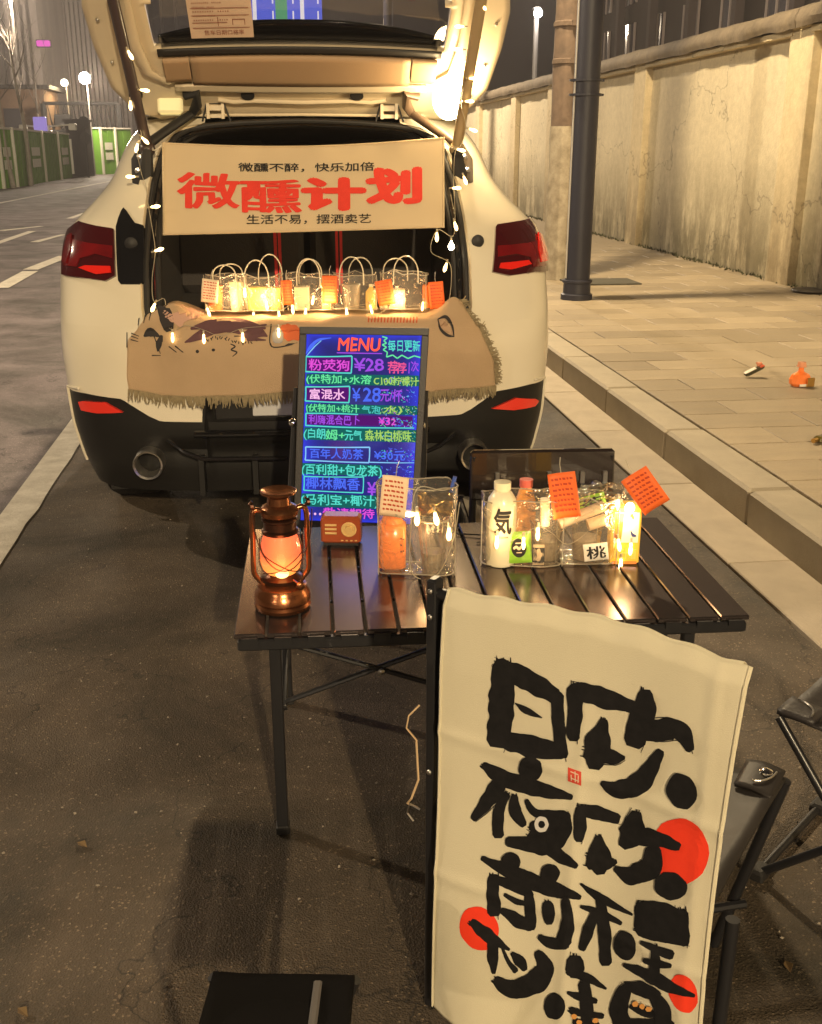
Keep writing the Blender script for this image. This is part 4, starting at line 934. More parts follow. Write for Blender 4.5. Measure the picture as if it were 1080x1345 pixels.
string('fairy lights hanging down the left side of the open boot', [cw(*p) for p in L1], [(cw(168, 66, .34), (.5, 0, -1)), (cw(184, 118, .42), (1, 0, -.1)), (cw(171, 132, .44), (0, 0, -1)), (cw(186, 180, .46), (.6, 0, -.6)), (cw(181, 188, .45), (-.3, 0, -1)), (cw(178, 232, .38), (-1, 0, 0)), (cw(198, 272, .28), (1, 0, .1)), (cw(203, 330, .15), (1, 0, .3)), (cw(204, 398, .06), (-.3, 0, -.6))])
R1 = [(636, -30, .2), (628, 5, .30), (616, 60, .34), (612, 100, .40), (606, 135, .42), (612, 165, .44), (606, 190, .44), (598, 200, .43), (596, 240, .38), (598, 280, .26), (595, 310, .2), (575, 302, .2), (566, 330, .16), (590, 345, .13), (593, 370, .10), (590, 395, .07)]
string('fairy lights hanging down the right side of the open boot', [cw(*p) for p in R1], [(cw(630, 3, .28), (.3, 0, -.3)), (cw(610, 35, .32), (-1, 0, 0)), (cw(608, 65, .34), (-1, 0, 0)), (cw(616, 103, .38), (1, 0, 0)), (cw(611, 133, .40), (1, 0, 0)), (cw(616, 169, .42), (1, 0, -.3)), (cw(600, 196, .42), (1, 0, -.2)), (cw(609, 231, .36), (.2, 0, -.5)), (cw(594, 247, .34), (1, 0, 0)), (cw(597, 291, .22), (.3, 0, -1)), (cw(574, 305, .18), (0, 0, -1)), (cw(593, 316, .15), (0, 0, -1)), (cw(587, 345, .11), (-.3, 0, -1))], hot=(11,))
def bs(px, py): return CM @ bpx(px, py, .012)
P2 = [bs(205, 405), bs(225, 432), bs(245, 428), bs(267, 433), bs(290, 440), bs(318, 432), bs(345, 430), bs(367, 428), bs(392, 424)]
string('fairy lights lying along the front of the blanket', P2, [(bs(227, 436), (0, -.2, -1)), (bs(268, 438), (0, -.2, -1)), (bs(319, 436), (0, -.2, -1)), (bs(366, 431), (0, -.3, -1))], thin=True)
P3 = []; B3 = []
for px, py, b in ((272, 404, 1), (288, 398, 0), (300, 404, 0), (321, 378, 1), (333, 410, 1), (350, 395, 1), (366, 408, 1), (384, 400, 1), (402, 404, 1), (412, 388, 1), (440, 406, 0), (455, 404, 1), (486, 400, 1), (480, 418, 1), (505, 408, 0), (520, 404, 0), (546, 416, 1), (556, 396, 1), (575, 410, 0)):
    p = cw(px, py, BY - .035); P3.append(p)
    if b: B3.append((p, (random.uniform(-.3, .3), -.1, -1)))
string('fairy lights wound among the clear bags in the boot', P3, B3, thin=True)
lamp('fairy_glow', cw(350, 395, .08), 2.6, AMB, .04); lamp('fairy_glow', cw(520, 395, .08), 2.2, AMB, .04); lamp('fairy_glow', cw(430, 395, .08), 2.4, AMB, .04); lamp('fairy_glow', cw(300, 395, .08), 1.2, AMB, .04)
# ================================================================ FOLDING TABLE
TZ = .52
TA = Wz(305, 834, TZ); TB = Wz(987, 808, TZ)          # front corners
TL_ = (TB - TA).length; tx = (TB - TA).normalized(); TD = .67
trz = math.atan2(tx.y, tx.x)
TM = Matrix.Translation((TA.x, TA.y, 0)) @ Matrix.Rotation(trz, 4, 'Z')
def T(x, y, z=0): return TM @ Vector((x, y, z))
def Tpx(px, py, z=TZ): return TM.inverted() @ Wz(px, py, z)
m_slat = vary(M_('anodised_slat', (.115, .094, .092), .22, .85, col2=(.14, .115, .11), scale=1.2, bump=.015, bscale=500), .06)
m_edge = M_('slat_edge', (.55, .45, .36), .3, .8)
table = thing('folding_table', 'low roll-top folding camping table with dark brown slats and black legs', 'table', (TA.x, TA.y, 0), trz)
NS = 16; SW = TL_ / NS
sm = None
for i in range(NS):
    if sm is None:
        g = G(); g.mi = 0; g.box((0, TD / 2, 0), (SW - .006, TD, .012), bev=.0025); sm = o = g.build('slat', m_slat, table)
    else: o = sm.copy(); scene.collection.objects.link(o); o.parent = table
    o.location = ((i + .5) * SW, 0, TZ - .006 + random.uniform(-.0008, .0008)); o.rotation_euler = (0, random.uniform(-.004, .004), 0)
for y in (.006, TD - .006):
    g = G(); g.box((TL_ / 2, y, TZ - .026), (TL_ - .02, .022, .026), bev=.004); g.build('rail', m_black, table)
    g = G()
    for i in range(NS): g.box(((i + .5) * SW, y + (-.013 if y < .1 else .013), TZ - .014), (SW * .5, .004, .014))
    g.build('slat_hook', m_black, table)
for y in (.2, .47): 
    g = G(); g.tube([(0.03, y, TZ - .018), (TL_ - .03, y, TZ - .018)], .004, 6); g.build('elastic_cord', m_black, table)
m_bolt = m_steel
lx0, lx1, ly0, ly1 = .088, TL_ - .13, .03, TD - .03
for x in (lx0, lx1):
    for y in (ly0, ly1):
        g = G(); g.box((x, y, TZ / 2 - .02), (.026, .026, TZ - .05), bev=.004); g.build('leg', m_black, table)
        g = G(); g.box((x, y, .012), (.032, .032, .024), bev=.004); g.build('foot', m_rub, table)
for y in (ly0 + .012, ly1 - .012):
    xm = (lx0 + lx1) / 2; hl = (lx1 - lx0) / 2
    for (xa, xb) in ((lx0, xm), (xm, lx1)):
        A, B = (xa, y, TZ - .035), (xb, y, TZ - .20); C_, D_ = (xa, y + .012, TZ - .20), (xb, y + .012, TZ - .035)
        g = G(); g.tube([A, B], .009, 8, flat=.6); g.build('brace', m_black, table, smooth=True)
        g = G(); g.tube([C_, D_], .009, 8, flat=.6); g.build('brace', m_black, table, smooth=True)
        g = G(); g.sphere(((xa + xb) / 2, y - .012, TZ - .118), .008, 8, sy=.6); g.sphere((xa + .015, y - .006, TZ - .20), .007, 8, sy=.6); g.build('bolt', m_steel, table)
for x in (lx0, lx1):
    for (za, zb) in ((TZ - .035, TZ - .20), (TZ - .20, TZ - .035)):
        g = G(); g.tube([(x + .014, ly0, za), (x + .014, ly1, zb)], .008, 8, flat=.6); g.build('brace', m_black, table, smooth=True)

# ================================================================ LANTERN
m_brz = M_('antique_copper', (.42, .17, .07), .25, .9, col2=(.16, .06, .03), scale=9, bump=.06, bscale=120)
m_brzd = M_('dark_bronze', (.14, .06, .035), .28, .9, col2=(.07, .035, .025), scale=9, bump=.06, bscale=120)
m_glow = M_('glowing_shade', (.9, .22, .1), .5, emit=(1, .17, .07), es=1.35)
for nt_ in (m_glow.node_tree,):                       # brighter and yellower low down, where the flame sits
    b_ = nt_.nodes['Principled BSDF']; t_ = [n for n in nt_.nodes if n.type == 'TEX_COORD'][0]; s_x = nt_.nodes.new('ShaderNodeSeparateXYZ'); nt_.links.new(t_.outputs['Object'], s_x.inputs[0])
    r_ = nt_.nodes.new('ShaderNodeMapRange'); r_.inputs[1].default_value = .135; r_.inputs[2].default_value = .09; nt_.links.new(s_x.outputs[2], r_.inputs[0]); c_ = nt_.nodes.new('ShaderNodeValToRGB'); c_.color_ramp.elements[0].color = (.8, .15, .065, 1); c_.color_ramp.elements[1].color = (1.6, .62, .12, 1); nt_.links.new(r_.outputs[0], c_.inputs[0]); nt_.links.new(c_.outputs[0], b_.inputs['Emission Color'])
p = Wz(372, 797, TZ)
lan = thing('lantern', 'antique copper hurricane lantern glowing orange at the left end of the table', 'lantern', p, R(8))
K = .28 / .28
g = G(); g.lathe([(.052, 0), (.062, .004), (.064, .012), (.060, .018), (.064, .024), (.062, .040), (.057, .046), (.055, .056), (.040, .062), (.034, .066)], n=36); g.build('fuel_tank', m_brz, lan, smooth=True)
g = G(); g.lathe([(.030, .064), (.045, .070), (.046, .076), (.034, .082), (.030, .088)], n=30); g.build('burner', m_brzd, lan, smooth=True)
g = G(); g.lathe([(.033, .082), (.045, .095), (.050, .115), (.049, .145), (.043, .17), (.038, .182)], n=36); g.build('glass_globe', clear_('lamp_glass', (1, .8, .7), .22, .04, 0), lan, smooth=True)
g = G(); g.lathe([(.030, .084), (.041, .097), (.0455, .115), (.0445, .145), (.039, .168), (.034, .178), (.0001, .179)], n=36); g.build('glowing_shade', m_glow, lan, smooth=True)
g = G(); g.sphere((-.004, -.041, .096), .0075, 10, sz=1.3, sx=2.0, sy=.7); g.build('flame', E_('flame', (1, .6, .2), 4), lan, smooth=True)
g = G(); g.lathe([(.036, .178), (.040, .180), (.041, .186), (.036, .190), (.036, .206), (.040, .210), (.040, .214), (.034, .218)], n=30); g.build('lower_collar', m_brzd, lan, smooth=True)
g = G(); g.lathe([(.032, .216), (.041, .222), (.043, .232), (.038, .240), (.026, .246), (.025, .262), (.029, .266), (.040, .272), (.0405, .276), (.038, .277), (.022, .269), (.0001, .268)], n=30); g.build('chimney_cap', m_brz, lan, smooth=True)
for s_ in (1, -1):
    g = G(); g.tube(catmull([(s_ * .034, 0, .23, ), (s_ * .052, 0, .235), (s_ * .060, 0, .22), (s_ * .0605, 0, .16), (s_ * .062, 0, .11), (s_ * .060, 0, .085), (s_ * .045, 0, .065), (s_ * .036, 0, .055)], 6), .0062, 10); g.build('side_tube', m_brz, lan, smooth=True)
    g = G(); g.lathe([(.0001, 0), (.009, 0), (.009, .006), (.0001, .006)], (s_ * .062, 0, .245), 12, M=Matrix.Rotation(R(90), 4, 'Y')); g.tube([(s_ * .058, 0, .235), (s_ * .064, 0, .25), (s_ * .058, 0, .256)], .003, 6); g.build('handle_eye', m_brzd, lan)
P = [(-.064 * math.cos(a), -.052 - .012 * math.sin(a), .246 - .135 * math.sin(a)) for a in [math.pi * i / 20 for i in range(21)]]
g = G(); g.tube(P, .0013, 6); g.build('bail_handle', m_brzd, lan, smooth=True)
for s_ in (1, -1):
    g = G(); g.tube(catmull([(s_ * .048, -.014, .175), (s_ * .04, -.036, .14), (s_ * -.01, -.052, .108), (s_ * -.045, -.025, .095)], 5), .0012, 5); g.build('guard_wire', m_brzd, lan)
g = G(); g.tube([(.02, -.04, .078), (.03, -.062, .074)], .003, 8); g.sphere((.031, -.066, .074), .010, 8, sy=.5); g.build('wick_knob', m_brz, lan, smooth=True)
lamp('lantern_light', p + Vector((0, -.085, .12)), .35, (1, .35, .12), .03)

# ================================================================ SMALL RADIO
m_wood = M_('radio_case', (.34, .07, .022), .35, coat=.5, col2=(.27, .055, .018), scale=12); m_gilt = M_('pale_gilt', (.85, .6, .25), .3, .4)
p = Wz(450, 716, TZ)
rad = thing('retro_radio', 'small orange-brown retro radio with three gilt slots and a round dial', 'radio', p + Vector((0, .02, 0)), R(-10))
g = G(); g.box((0, 0, .042), (.104, .055, .076), bev=.008); g.build('case', m_wood, rad)
g = G(); g.box((0, 0, .0035), (.09, .045, .007)); g.build('foot', m_rub, rad)
for i in range(3):
    g = G(); g.tube([(-.040, -.029, .058 - i * .011), (-.010, -.029, .058 - i * .011)], .0032, 6); g.build('grille_slot', m_gilt, rad)
g = G(); g.lathe([(.020, 0), (.020, .003), (.017, .0035), (.017, .001), (.0001, .001)], (.022, -.0275, .047), 28, M=Matrix.Rotation(R(90), 4, 'X')); g.lathe([(.010, .001), (.009, .006), (.0001, .006)], (.022, -.0275, .047), 16, M=Matrix.Rotation(R(90), 4, 'X'))
for i in range(10): a = i * .63; g.box((.022 + .0135 * math.cos(a), -.0305, .047 + .0135 * math.sin(a)), (.0016, .001, .0016))
g.build('dial', m_gilt, rad, smooth=True)
g = G()
for i in range(4): g.box((.004 + i * .012, -.0283, .016), (.006, .001, .003))
o = g.build('markings', m_gilt, rad); o['kind'] = 'stuff'

# ================================================================ BAG WITH ORANGE BOTTLE AND CUP
def tb(px, py): return Wz(px, py, TZ + .002)
pa = tb(551, 757)
bagA = bag('tall clear bag with an orange bottle and empty cup, at the table middle', pa + Vector((.0, .045, 0)), .185, .09, .225, R(-9), (), .010, 12.3)
bo = thing('drink_bottle', 'square bottle of bright orange drink in the tall clear bag', 'bottle', tb(518, 754) + Vector((0, .04, 0)), R(-9))
g = G(); g.box((0, 0, .062), (.066, .058, .122), bev=.010); g.build('body', m_juiceo, bo, smooth=50); g = G(); g.lathe([(.028, .122), (.02, .14), (.013, .148), (.013, .16)], n=20); g.build('neck', m_juiceo, bo, smooth=True); g = G(); g.lathe([(.0155, .152), (.0155, .17), (.0001, .171)], n=18); g.build('cap', m_cream, bo, smooth=True)
g = G(); text_in(g, '田口', (0, 0, 1, 1), lambda X, Y: Vector((.021 + X * .009, -.0305, .09 - Y * .04))); g.build('label_print', m_blki, bo)
m_clear = clear_('clear_plastic', (.98, .96, .9), .35, .04, .15, 30)
cu = thing('plastic_cup', 'empty clear ribbed cup in the tall clear bag', 'cup', tb(572, 754) + Vector((0, .04, 0)), 0)
g = G()
def cf_(u, v): q = u * 2 * math.pi; r = (.026 + .013 * v) * (1 + .035 * math.cos(q * 12)); return (r * math.cos(q), r * math.sin(q), v * .13)
g.grid(cf_, 72, 8); g.build('body', m_clear, cu, smooth=True); g = G(); g.tube([(.0405 * math.cos(i * .2618), .0405 * math.sin(i * .2618), .131) for i in range(24)], .0022, 6, closed=True); g.build('rim', m_pvc2, cu, smooth=True)
g = G(); g.lathe([(.026, .002), (.03, .045), (.0001, .046)], n=24); g.build('ice', clear_('ice', (.95, .9, .8), .5, .1, 1, 60, .25), cu, smooth=True)
nz = thing('gold_pouch', 'crumpled dark gold pouch in the tall clear bag above the cup', 'pouch', pa + Vector((.045, .05, .135)), R(-9))
def np_(u, v): x = (u - .5) * .085; z = v * .06; b = math.sin(math.pi * u) * math.sin(math.pi * v); return Vector((x, -.018 * b + .006 * noise.noise(Vector((x * 60, z * 60, 1))), z))
def np2(u, v): q = np_(u, v); return Vector((q.x, -q.y * .8 + .001, q.z))
g = G(); g.grid(np_, 14, 12); g.grid(np2, 14, 12); g.build('foil', M_('gold_foil', (.20, .13, .05), .22, .9), nz, smooth=80, weld=True)
p = Wy(508, 626, tb(518, 757).y - .01)
tc_ = tagcard('receipt_tag', 'cream receipt tag stuck on the orange bottle before the menu board', p + Vector((.022, .0, 0)), .062, .10, 0, .10, m_cream, R(-9))
g = G(); P_ = [Wy(592, 655, pa.y + .05), Wy(594, 640, pa.y + .05), Wy(598, 626, pa.y + .05)]; g.tube(P_, .005, 8); stw = g.build('drinking_straw', M_('blue_straw', (.05, .10, .4), .4), None, smooth=True); tag(stw, 'short dark blue straw sticking out of the tall clear bag', 'straw')
p3 = [Wy(x, y, pa.y - .005) for x, y in ((598, 640), (580, 644), (548, 642), (540, 690), (541, 752), (572, 757), (594, 715), (604, 660))]
string('fairy lights inside the tall clear bag with the orange bottle', p3, [(Wy(548, 672, pa.y), (0, 0, -1)), (Wy(571, 672, pa.y - .003), (.2, 0, -1)), (Wy(526, 676, pa.y - .003), (1, 0, 0)), (Wy(590, 692, pa.y), (0, 0, -1))])
lamp('fairy_glow', Wy(560, 700, pa.y + .01), .28, AMB, .02)

# ================================================================ CLUSTER OF CLEAR BAGS AT THE RIGHT
FB = R(-9)
b1 = bag('wide clear bag with a milky bottle and green sachet, left on the table', tb(690, 746) + Vector((0, .055, 0)), .20, .10, .17, FB, (), .012, 21.7, 'clear gift bags on the table')
b2 = bag('clear bag with a white character label, next to the lit carton', tb(775, 744) + Vector((0, .055, 0)), .15, .10, .17, FB, (), .014, 33.1, 'clear gift bags on the table')
mb = thing('drink_bottle', 'milky white bottle lettered in black at the left of the clear bags', 'bottle', tb(661, 746) + Vector((0, .035, 0)), FB)
g = G(); g.lathe([(.034, 0), (.037, .006), (.0375, .15), (.034, .17), (.023, .187), (.019, .19), (.019, .196)], n=30); g.build('body', m_milk, mb, smooth=True); g = G(); g.lathe([(.021, .194), (.021, .212), (.0001, .213)], n=24); g.build('cap', m_milk, mb, smooth=True)
def mbf(X, Y): q = (X - .5) * 1.5 - math.pi / 2; return Vector((.0385 * math.cos(q), .0385 * math.sin(q), .158 - Y * .075))
g = G(); text_in(g, '気', (.14, .06, .90, .92), mbf, bold=.03, sub=.07); text_in(g, 'IIRSEIIR', (.25, 1.0, .8, 1.07), mbf, sub=.3); g.build('label_print', m_blki, mb)
ob = bottle('orange drink bottle with a pink cap behind the milky one', tb(694, 728) + Vector((0, .05, 0)), .027, .185, M_('juice_amber_glow', (.95, .38, .06), .25, emit=(1, .4, .08), es=.15), neck=.55, capm=M_('pink_cap', (.75, .16, .12), .4))  # amber drink carries a painted glow through emission
def sachet(label, p, w, h, rz, tilt, mt, mp, txt, nm='snack_sachet'):
    t = thing(nm, label, 'sachet', p, rz); t.rotation_euler = (R(-6), tilt, rz)
    def f(u, v): x = (u - .5) * w; z = v * h; b = max(0, math.sin(math.pi * u)) ** .5 * max(0, math.sin(math.pi * v)) ** .5; return Vector((x, -.007 * b - .0015 * noise.noise(Vector((x * 90, z * 90, 2))), z))
    def f2(u, v): q = f(u, v); return Vector((q.x, -q.y * .9 + .0004, q.z))
    g = G(); g.grid(f, 16, 16); g.grid(f2, 16, 16); g.build('packet', mt, t, smooth=80, weld=True)
    k = lambda X, Y: f(X, 1 - Y) + Vector((0, -.0015, 0)); g = G(); 
    if txt == '●':
        blob(g, .5, .5, .30, .30, k, 0, .02); g.build('badge', m_blki, t); g = G(); k2 = lambda X, Y: f(X, 1 - Y) + Vector((0, -.003, 0))
        stroke(g, [(.30, .5, .08), (.4, .45, .08), (.5, .52, .09), (.6, .46, .08), (.7, .5, .08)], k2, 0, 4); stroke(g, [(.38, .34, .04), (.62, .34, .04)], k2, 0, 3); stroke(g, [(.4, .64, .03), (.6, .64, .03)], k2, 0, 3); g.build('badge_print', m_cream, t)
    else:
        text_in(g, txt, (.12, .15, .88, .85) if len(txt) == 1 else (.08, .2, .92, .8), k, bold=.02); g.build('print', mp, t)
    return t
m_green = M_('green_packet', (.22, .50, .03), .3, col2=(.35, .6, .08), scale=40, coat=.4); m_whitep = M_('white_label', (.8, .74, .64), .5)
sachet('bright green sachet with a round black badge at the front of the clear bags', tb(682, 745) + Vector((0, -.002, .012)), .062, .080, FB, R(-4), m_green, m_blki, '●')
sachet('green and yellow sachet lying askew at the top between two orange tags', Wy(778, 668, tb(776, 743).y + .03), .075, .034, FB, R(-17), m_green, m_blki, '茶')
sachet('white label card with one black character on the clear bag', Wy(784, 736, tb(776, 745).y + .002), .060, .044, FB, R(-8), m_whitep, m_blki, '桃', 'label_card')
sachet('white card with a thin black line between two clear cups', Wy(707, 742, tb(707, 745).y + .004), .028, .052, FB, 0, m_cream, m_blki, 'I', 'label_card')
for px, h, lb in ((722, .10, 'clear cup standing behind the green sachet'), (775, .105, 'clear cup in the bag behind the white label')):
    t = thing('plastic_cup', lb, 'cup', tb(px, 742) + Vector((0, .045, 0))); g = G(); g.lathe([(.031, .002), (.033, .004), (.041, h), (.043, h), (.043, h + .005), (.0001, h + .006)], n=30); g.build('body', m_clear, t, smooth=True)
    g = G(); g.lathe([(.0315, .004), (.036, h * .55), (.0001, h * .551)], n=24); g.build('ice', clear_('milky_ice_' + str(px), (.9, .8, .66), .4, .12, .6, 50, .4), t, smooth=True)
for (x0, y0, x1, y1, r, lb, mt) in ((735, 688, 794, 664, .014, 'cream paper roll lying across the top of the clear bags', m_cream), (772, 690, 796, 682, .015, 'short fat cream roll at the right of the longer one', m_cream), (716, 655, 716, 690, .012, 'upright white tube between the orange bottle and the orange tag', m_milk)):
    Y_ = tb(776, 743).y + .02; a, b = Wy(x0, y0, Y_), Wy(x1, y1, Y_); g = G(); g.tube([a, a.lerp(b, .5), b], r, 14); tag(g.build('paper_roll', mt, None, smooth=50), lb, 'roll')
cb = thing('drink_carton', 'lit orange and yellow carton with a picture panel right of the clear bags', 'carton', tb(822, 742) + Vector((0, .03, 0)), FB)
m_yel = M_('carton_yellow_glow', (.85, .50, .06), .35, emit=(1, .5, .05), es=.22)  # fairy-light glow painted into the carton by emission
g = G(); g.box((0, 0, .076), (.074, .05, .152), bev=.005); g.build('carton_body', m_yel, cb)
def cbf(X, Y, o=.0262): return Vector(((X - .5) * .074, -o, .152 - Y * .152))
g = G(); g.add([cbf(.10, .10), cbf(.92, .10), cbf(.92, .62), cbf(.10, .62)], [(0, 1, 2, 3)]); pnl = g.build('picture_panel', m_whitep, cb)
g = G(); g.add([cbf(.12, .12, .0270), cbf(.42, .12, .0270), cbf(.36, .6, .0270), cbf(.12, .6, .0270)], [(0, 1, 2, 3)]); g.add([cbf(.1, .94, .0270), cbf(.92, .94, .0270), cbf(.92, .99, .0270), cbf(.1, .99, .0270)], [(0, 1, 2, 3)]); stroke(g, [(.5, .16, .05), (.62, .13, .08), (.72, .2, .05)], lambda X, Y: cbf(X, Y, .0270), 0, 4); g.build('picture_print', m_juiceo, pnl)
g = G(); stroke(g, [(.66, .42, .03), (.72, .48, .06), (.84, .5, .03)], lambda X, Y: cbf(X, Y, .0276), 0, 4); g.build('picture_ink', M_('ink_blue', (.04, .05, .2), .6), pnl)
g = G(); text_in(g, '桃汁酒', (.14, .72, .88, .90), lambda X, Y: cbf(X, Y, .0266), bold=.02); g.build('carton_print', M_('ink_yellow', (.95, .75, .2), .5), cb)
cry = thing('cellophane', 'crumpled clear cellophane bunched along the top of the clear bags', 'wrapping', tb(760, 742) + Vector((.0, .05, .15)), FB)
def cr(u, v): q = u * 6.283; x = (v - .5) * .24; r = .022 + .008 * noise.noise(Vector((x * 30, q, 1))); N = noise.noise_vector(Vector((x * 45, math.cos(q) * 2, math.sin(q) * 2))) * .014; return Vector((x, r * math.cos(q) * 1.4, .012 + r * math.sin(q) + .012 * math.sin(x * 18))) + N
g = G(); g.grid(cr, 26, 60); g.build('film', clear_('cellophane', (.97, .95, .9), .42, .06, .6, 60), cry, smooth=70)
tw = G(); tw.grid(lambda u, v: Vector((.115 + v * .05 + .006 * math.cos(u * 6.28) * (1 - v * .5), .006 * math.sin(u * 6.28), .02 + v * .045)) + noise.noise_vector(Vector((u * 6, v * 5, 3))) * .01, 12, 12); tw.build('twist', m_pvc2, cry, smooth=70)
p = Wy(737, 621, tb(738, 745).y - .004); tagcard('price_tag', 'orange tag hanging in the middle of the clear bags on the table', p, .066, .115, 0, R(-10), m_tag, FB)
p = Wy(832, 622, tb(832, 745).y - .010); tagcard('price_tag', 'tilted orange tag hanging over the lit carton at the right end of the table', p, .070, .105, 0, R(-37), m_tag, FB)
YB = tb(700, 745).y
P4 = [Wy(x, y, YB + .005) for x, y in ((640, 690), (652, 702), (668, 712), (690, 700), (708, 692), (725, 700), (745, 715), (770, 700), (795, 670), (812, 655), (826, 680), (812, 707), (830, 715), (838, 735))]
string('fairy lights wound through the clear bags at the right of the table', P4, [(Wy(653, 703, YB - .008), (0, 0, -1)), (Wy(707, 692, YB - .005), (0, 0, -1)), (Wy(812, 655, YB), (0, 0, -1)), (Wy(825, 678, YB - .012), (.1, -.1, 1)), (Wy(812, 707, YB - .008), (.2, 0, -1)), (Wy(829, 712, YB - .01), (0, 0, -1)), (Wy(688, 705, YB), (0, 0, -1)), (Wy(816, 733, YB - .01), (0, 0, -1))], hot=(3,), thin=True)
lamp('fairy_glow', Wy(822, 685, YB - .03), .55, AMB, .02); lamp('fairy_glow', Wy(660, 700, YB - .04), .35, AMB, .02); lamp('fairy_glow', Wy(720, 690, YB - .03), .3, AMB, .02); lamp('fairy_glow', Wy(740, 660, YB + .06), .4, AMB, .02)
g = G(); g.tube([T(.52, TD - .03, TZ + .005), T(.56, .57, TZ + .005), T(.63, .55, TZ + .006), T(.66, .52, TZ + .005), T(.60, .50, TZ + .004)], .002, 5); g.box(T(.535, TD - .05, TZ + .012), (.05, .025, .02), rz=-.6); tag(g.build('power_lead', m_rub, None), 'thin black lead with a small switch lying on the table slats', 'cable')

# ================================================================ MENU BOARD
BYd = 3.34
bn = LF(0, -1, 0)                                      # board faces the viewer, leaning back a little
bc = LF(-.15, 3.30, 0)
def bplane(px, py): return Wplane(px, py, LF(0, 3.27, .7), LF(0, -1, .16).normalized())
oTL, oTR, oBR, oBL = bplane(394, 429), bplane(564, 431), bplane(548, 700), bplane(386, 694)
board = thing('menu_board', 'black framed glowing menu board with neon coloured handwriting behind the table', 'menu board', (oBL + oBR) / 2)
BB = (oBL + oBR) / 2; bnrm = (oTR - oTL).cross(oBL - oTL).normalized()
if bnrm.dot(EYE - oTL) < 0: bnrm = -bnrm
def bq(u, v, off=0): return (oTL.lerp(oTR, u)).lerp(oBL.lerp(oBR, u), v) + bnrm * off - BB
m_bfr = M_('board_frame', (.02, .018, .017), .45, bump=.1, bscale=200)
for (u0, v0, u1, v1) in ((0, 0, 1, .036), (0, .955, 1, 1), (0, .036, .055, .955), (.945, .036, 1, .955)):
    g = G(); vs_ = [bq(u, v, o) for o in (-.02, .012) for (u, v) in ((u0, v0), (u1, v0), (u1, v1), (u0, v1))]; g.add(vs_, [(3, 2, 1, 0), (4, 5, 6, 7), (0, 1, 5, 4), (1, 2, 6, 5), (2, 3, 7, 6), (3, 0, 4, 7)]); g.build('frame_bar', m_bfr, board, bevel=.002)
mp_ = bpy.data.materials.new('glow_panel'); mp_.use_nodes = True; nt = mp_.node_tree; bs_ = nt.nodes['Principled BSDF']; LK = nt.links.new
bs_.inputs['Base Color'].default_value = (.01, .01, .02, 1); bs_.inputs['Roughness'].default_value = .12
uvn = nt.nodes.new('ShaderNodeUVMap'); sx_ = nt.nodes.new('ShaderNodeSeparateXYZ'); LK(uvn.outputs[0], sx_.inputs[0])
def mth(op, a, b=None):
    n = nt.nodes.new('ShaderNodeMath'); n.operation = op
    for i, q in enumerate((a, b)):
        if q is None: continue
        if isinstance(q, (int, float)): n.inputs[i].default_value = q
        else: LK(q, n.inputs[i])
    return n.outputs[0]
ex_ = mth('MULTIPLY', mth('ABSOLUTE', mth('SUBTRACT', sx_.outputs[0], .5)), 2); ey_ = mth('MULTIPLY', mth('ABSOLUTE', mth('SUBTRACT', sx_.outputs[1], .5)), 2)
e_ = mth('MAXIMUM', mth('POWER', ex_, 6), mth('POWER', ey_, 18))
nn = nt.nodes.new('ShaderNodeTexNoise'); nn.inputs['Scale'].default_value = 5; LK(uvn.outputs[0], nn.inputs[0])
st_ = mth('MULTIPLY', mth('ADD', mth('MULTIPLY', e_, .75), mth('ADD', mth('MULTIPLY', sx_.outputs[1], -.12), .22)), mth('ADD', nn.outputs[0], .45))
cr_ = nt.nodes.new('ShaderNodeValToRGB'); cr_.color_ramp.elements[0].color = (.006, .006, .06, 1); cr_.color_ramp.elements[1].color = (.03, .05, .9, 1); LK(st_, cr_.inputs[0])
LK(cr_.outputs[0], bs_.inputs['Emission Color']); bs_.inputs['Emission Strength'].default_value = 1.0
g = G(); g.grid(lambda u, v: bq(.05 + .9 * u, .034 + .924 * v, 0.002), 1, 1); pn = g.build('glow_panel', mp_, board)
uvl = pn.data.uv_layers.new(name='UVMap')
for i, (a, b) in enumerate([(0, 1), (1, 1), (1, 0), (0, 0)]): 
    uvl.data[i].uv = (a, b)
def bf_(X, Y, off=.006):                               # drawing coordinates (996 x 1345) -> board
    v = (Y - 45) / (1330 - 45); xl_ = 75 - 40 * v; xr_ = 918 - 80 * v; return bq((X - xl_) / (xr_ - xl_), v, off)
NEON = {k: E_('chalk_' + k, c, s) for k, c, s in (('red', (1, .10, .05), 1.3), ('cyan', (.10, .75, .62), 1.0), ('violet', (.38, .08, .8), 1.0), ('magenta', (.75, .08, .65), 1.1), ('green', (.15, .85, .35), 1.0), ('teal', (.08, .6, .55), 1.0), ('blue', (.08, .16, .95), 1.0), ('pink', (.95, .5, .8), 1.1), ('lime', (.45, .75, .15), .9), ('sky', (.25, .6, .95), 1.0), ('rose', (.9, .1, .3), 1.0), ('white', (.7, .9, .9), 1.0), ('plum', (.12, .01, .2), .8), ('dgreen', (.01, .16, .14), .8))}
GB = {k: G() for k in NEON}
def tx(c, s, box, **k): text_in(GB[c], s, box, bf_, bold=k.pop('bold', .016), jitter=6, **k)
def fill(c, x0, y0, x1, y1): 
    GB[c].add([bf_(x0, y0, .004), bf_(x1, y0, .004), bf_(x1, y1, .004), bf_(x0, y1, .004)], [(0, 1, 2, 3)])
def frame(c, x0, y0, x1, y1, w=9):
    for a, b in (((x0, y0 + 8), (x1, y0)), ((x1, y0), (x1 - 5, y1)), ((x1 - 5, y1), (x0 - 3, y1 - 5)), ((x0 - 3, y1 - 5), (x0, y0 + 8))): stroke(GB[c], [(*a, w), ((a[0] + b[0]) / 2 + 2, (a[1] + b[1]) / 2 + 2, w * .8), (*b, w)], bf_, 0, 3, False)
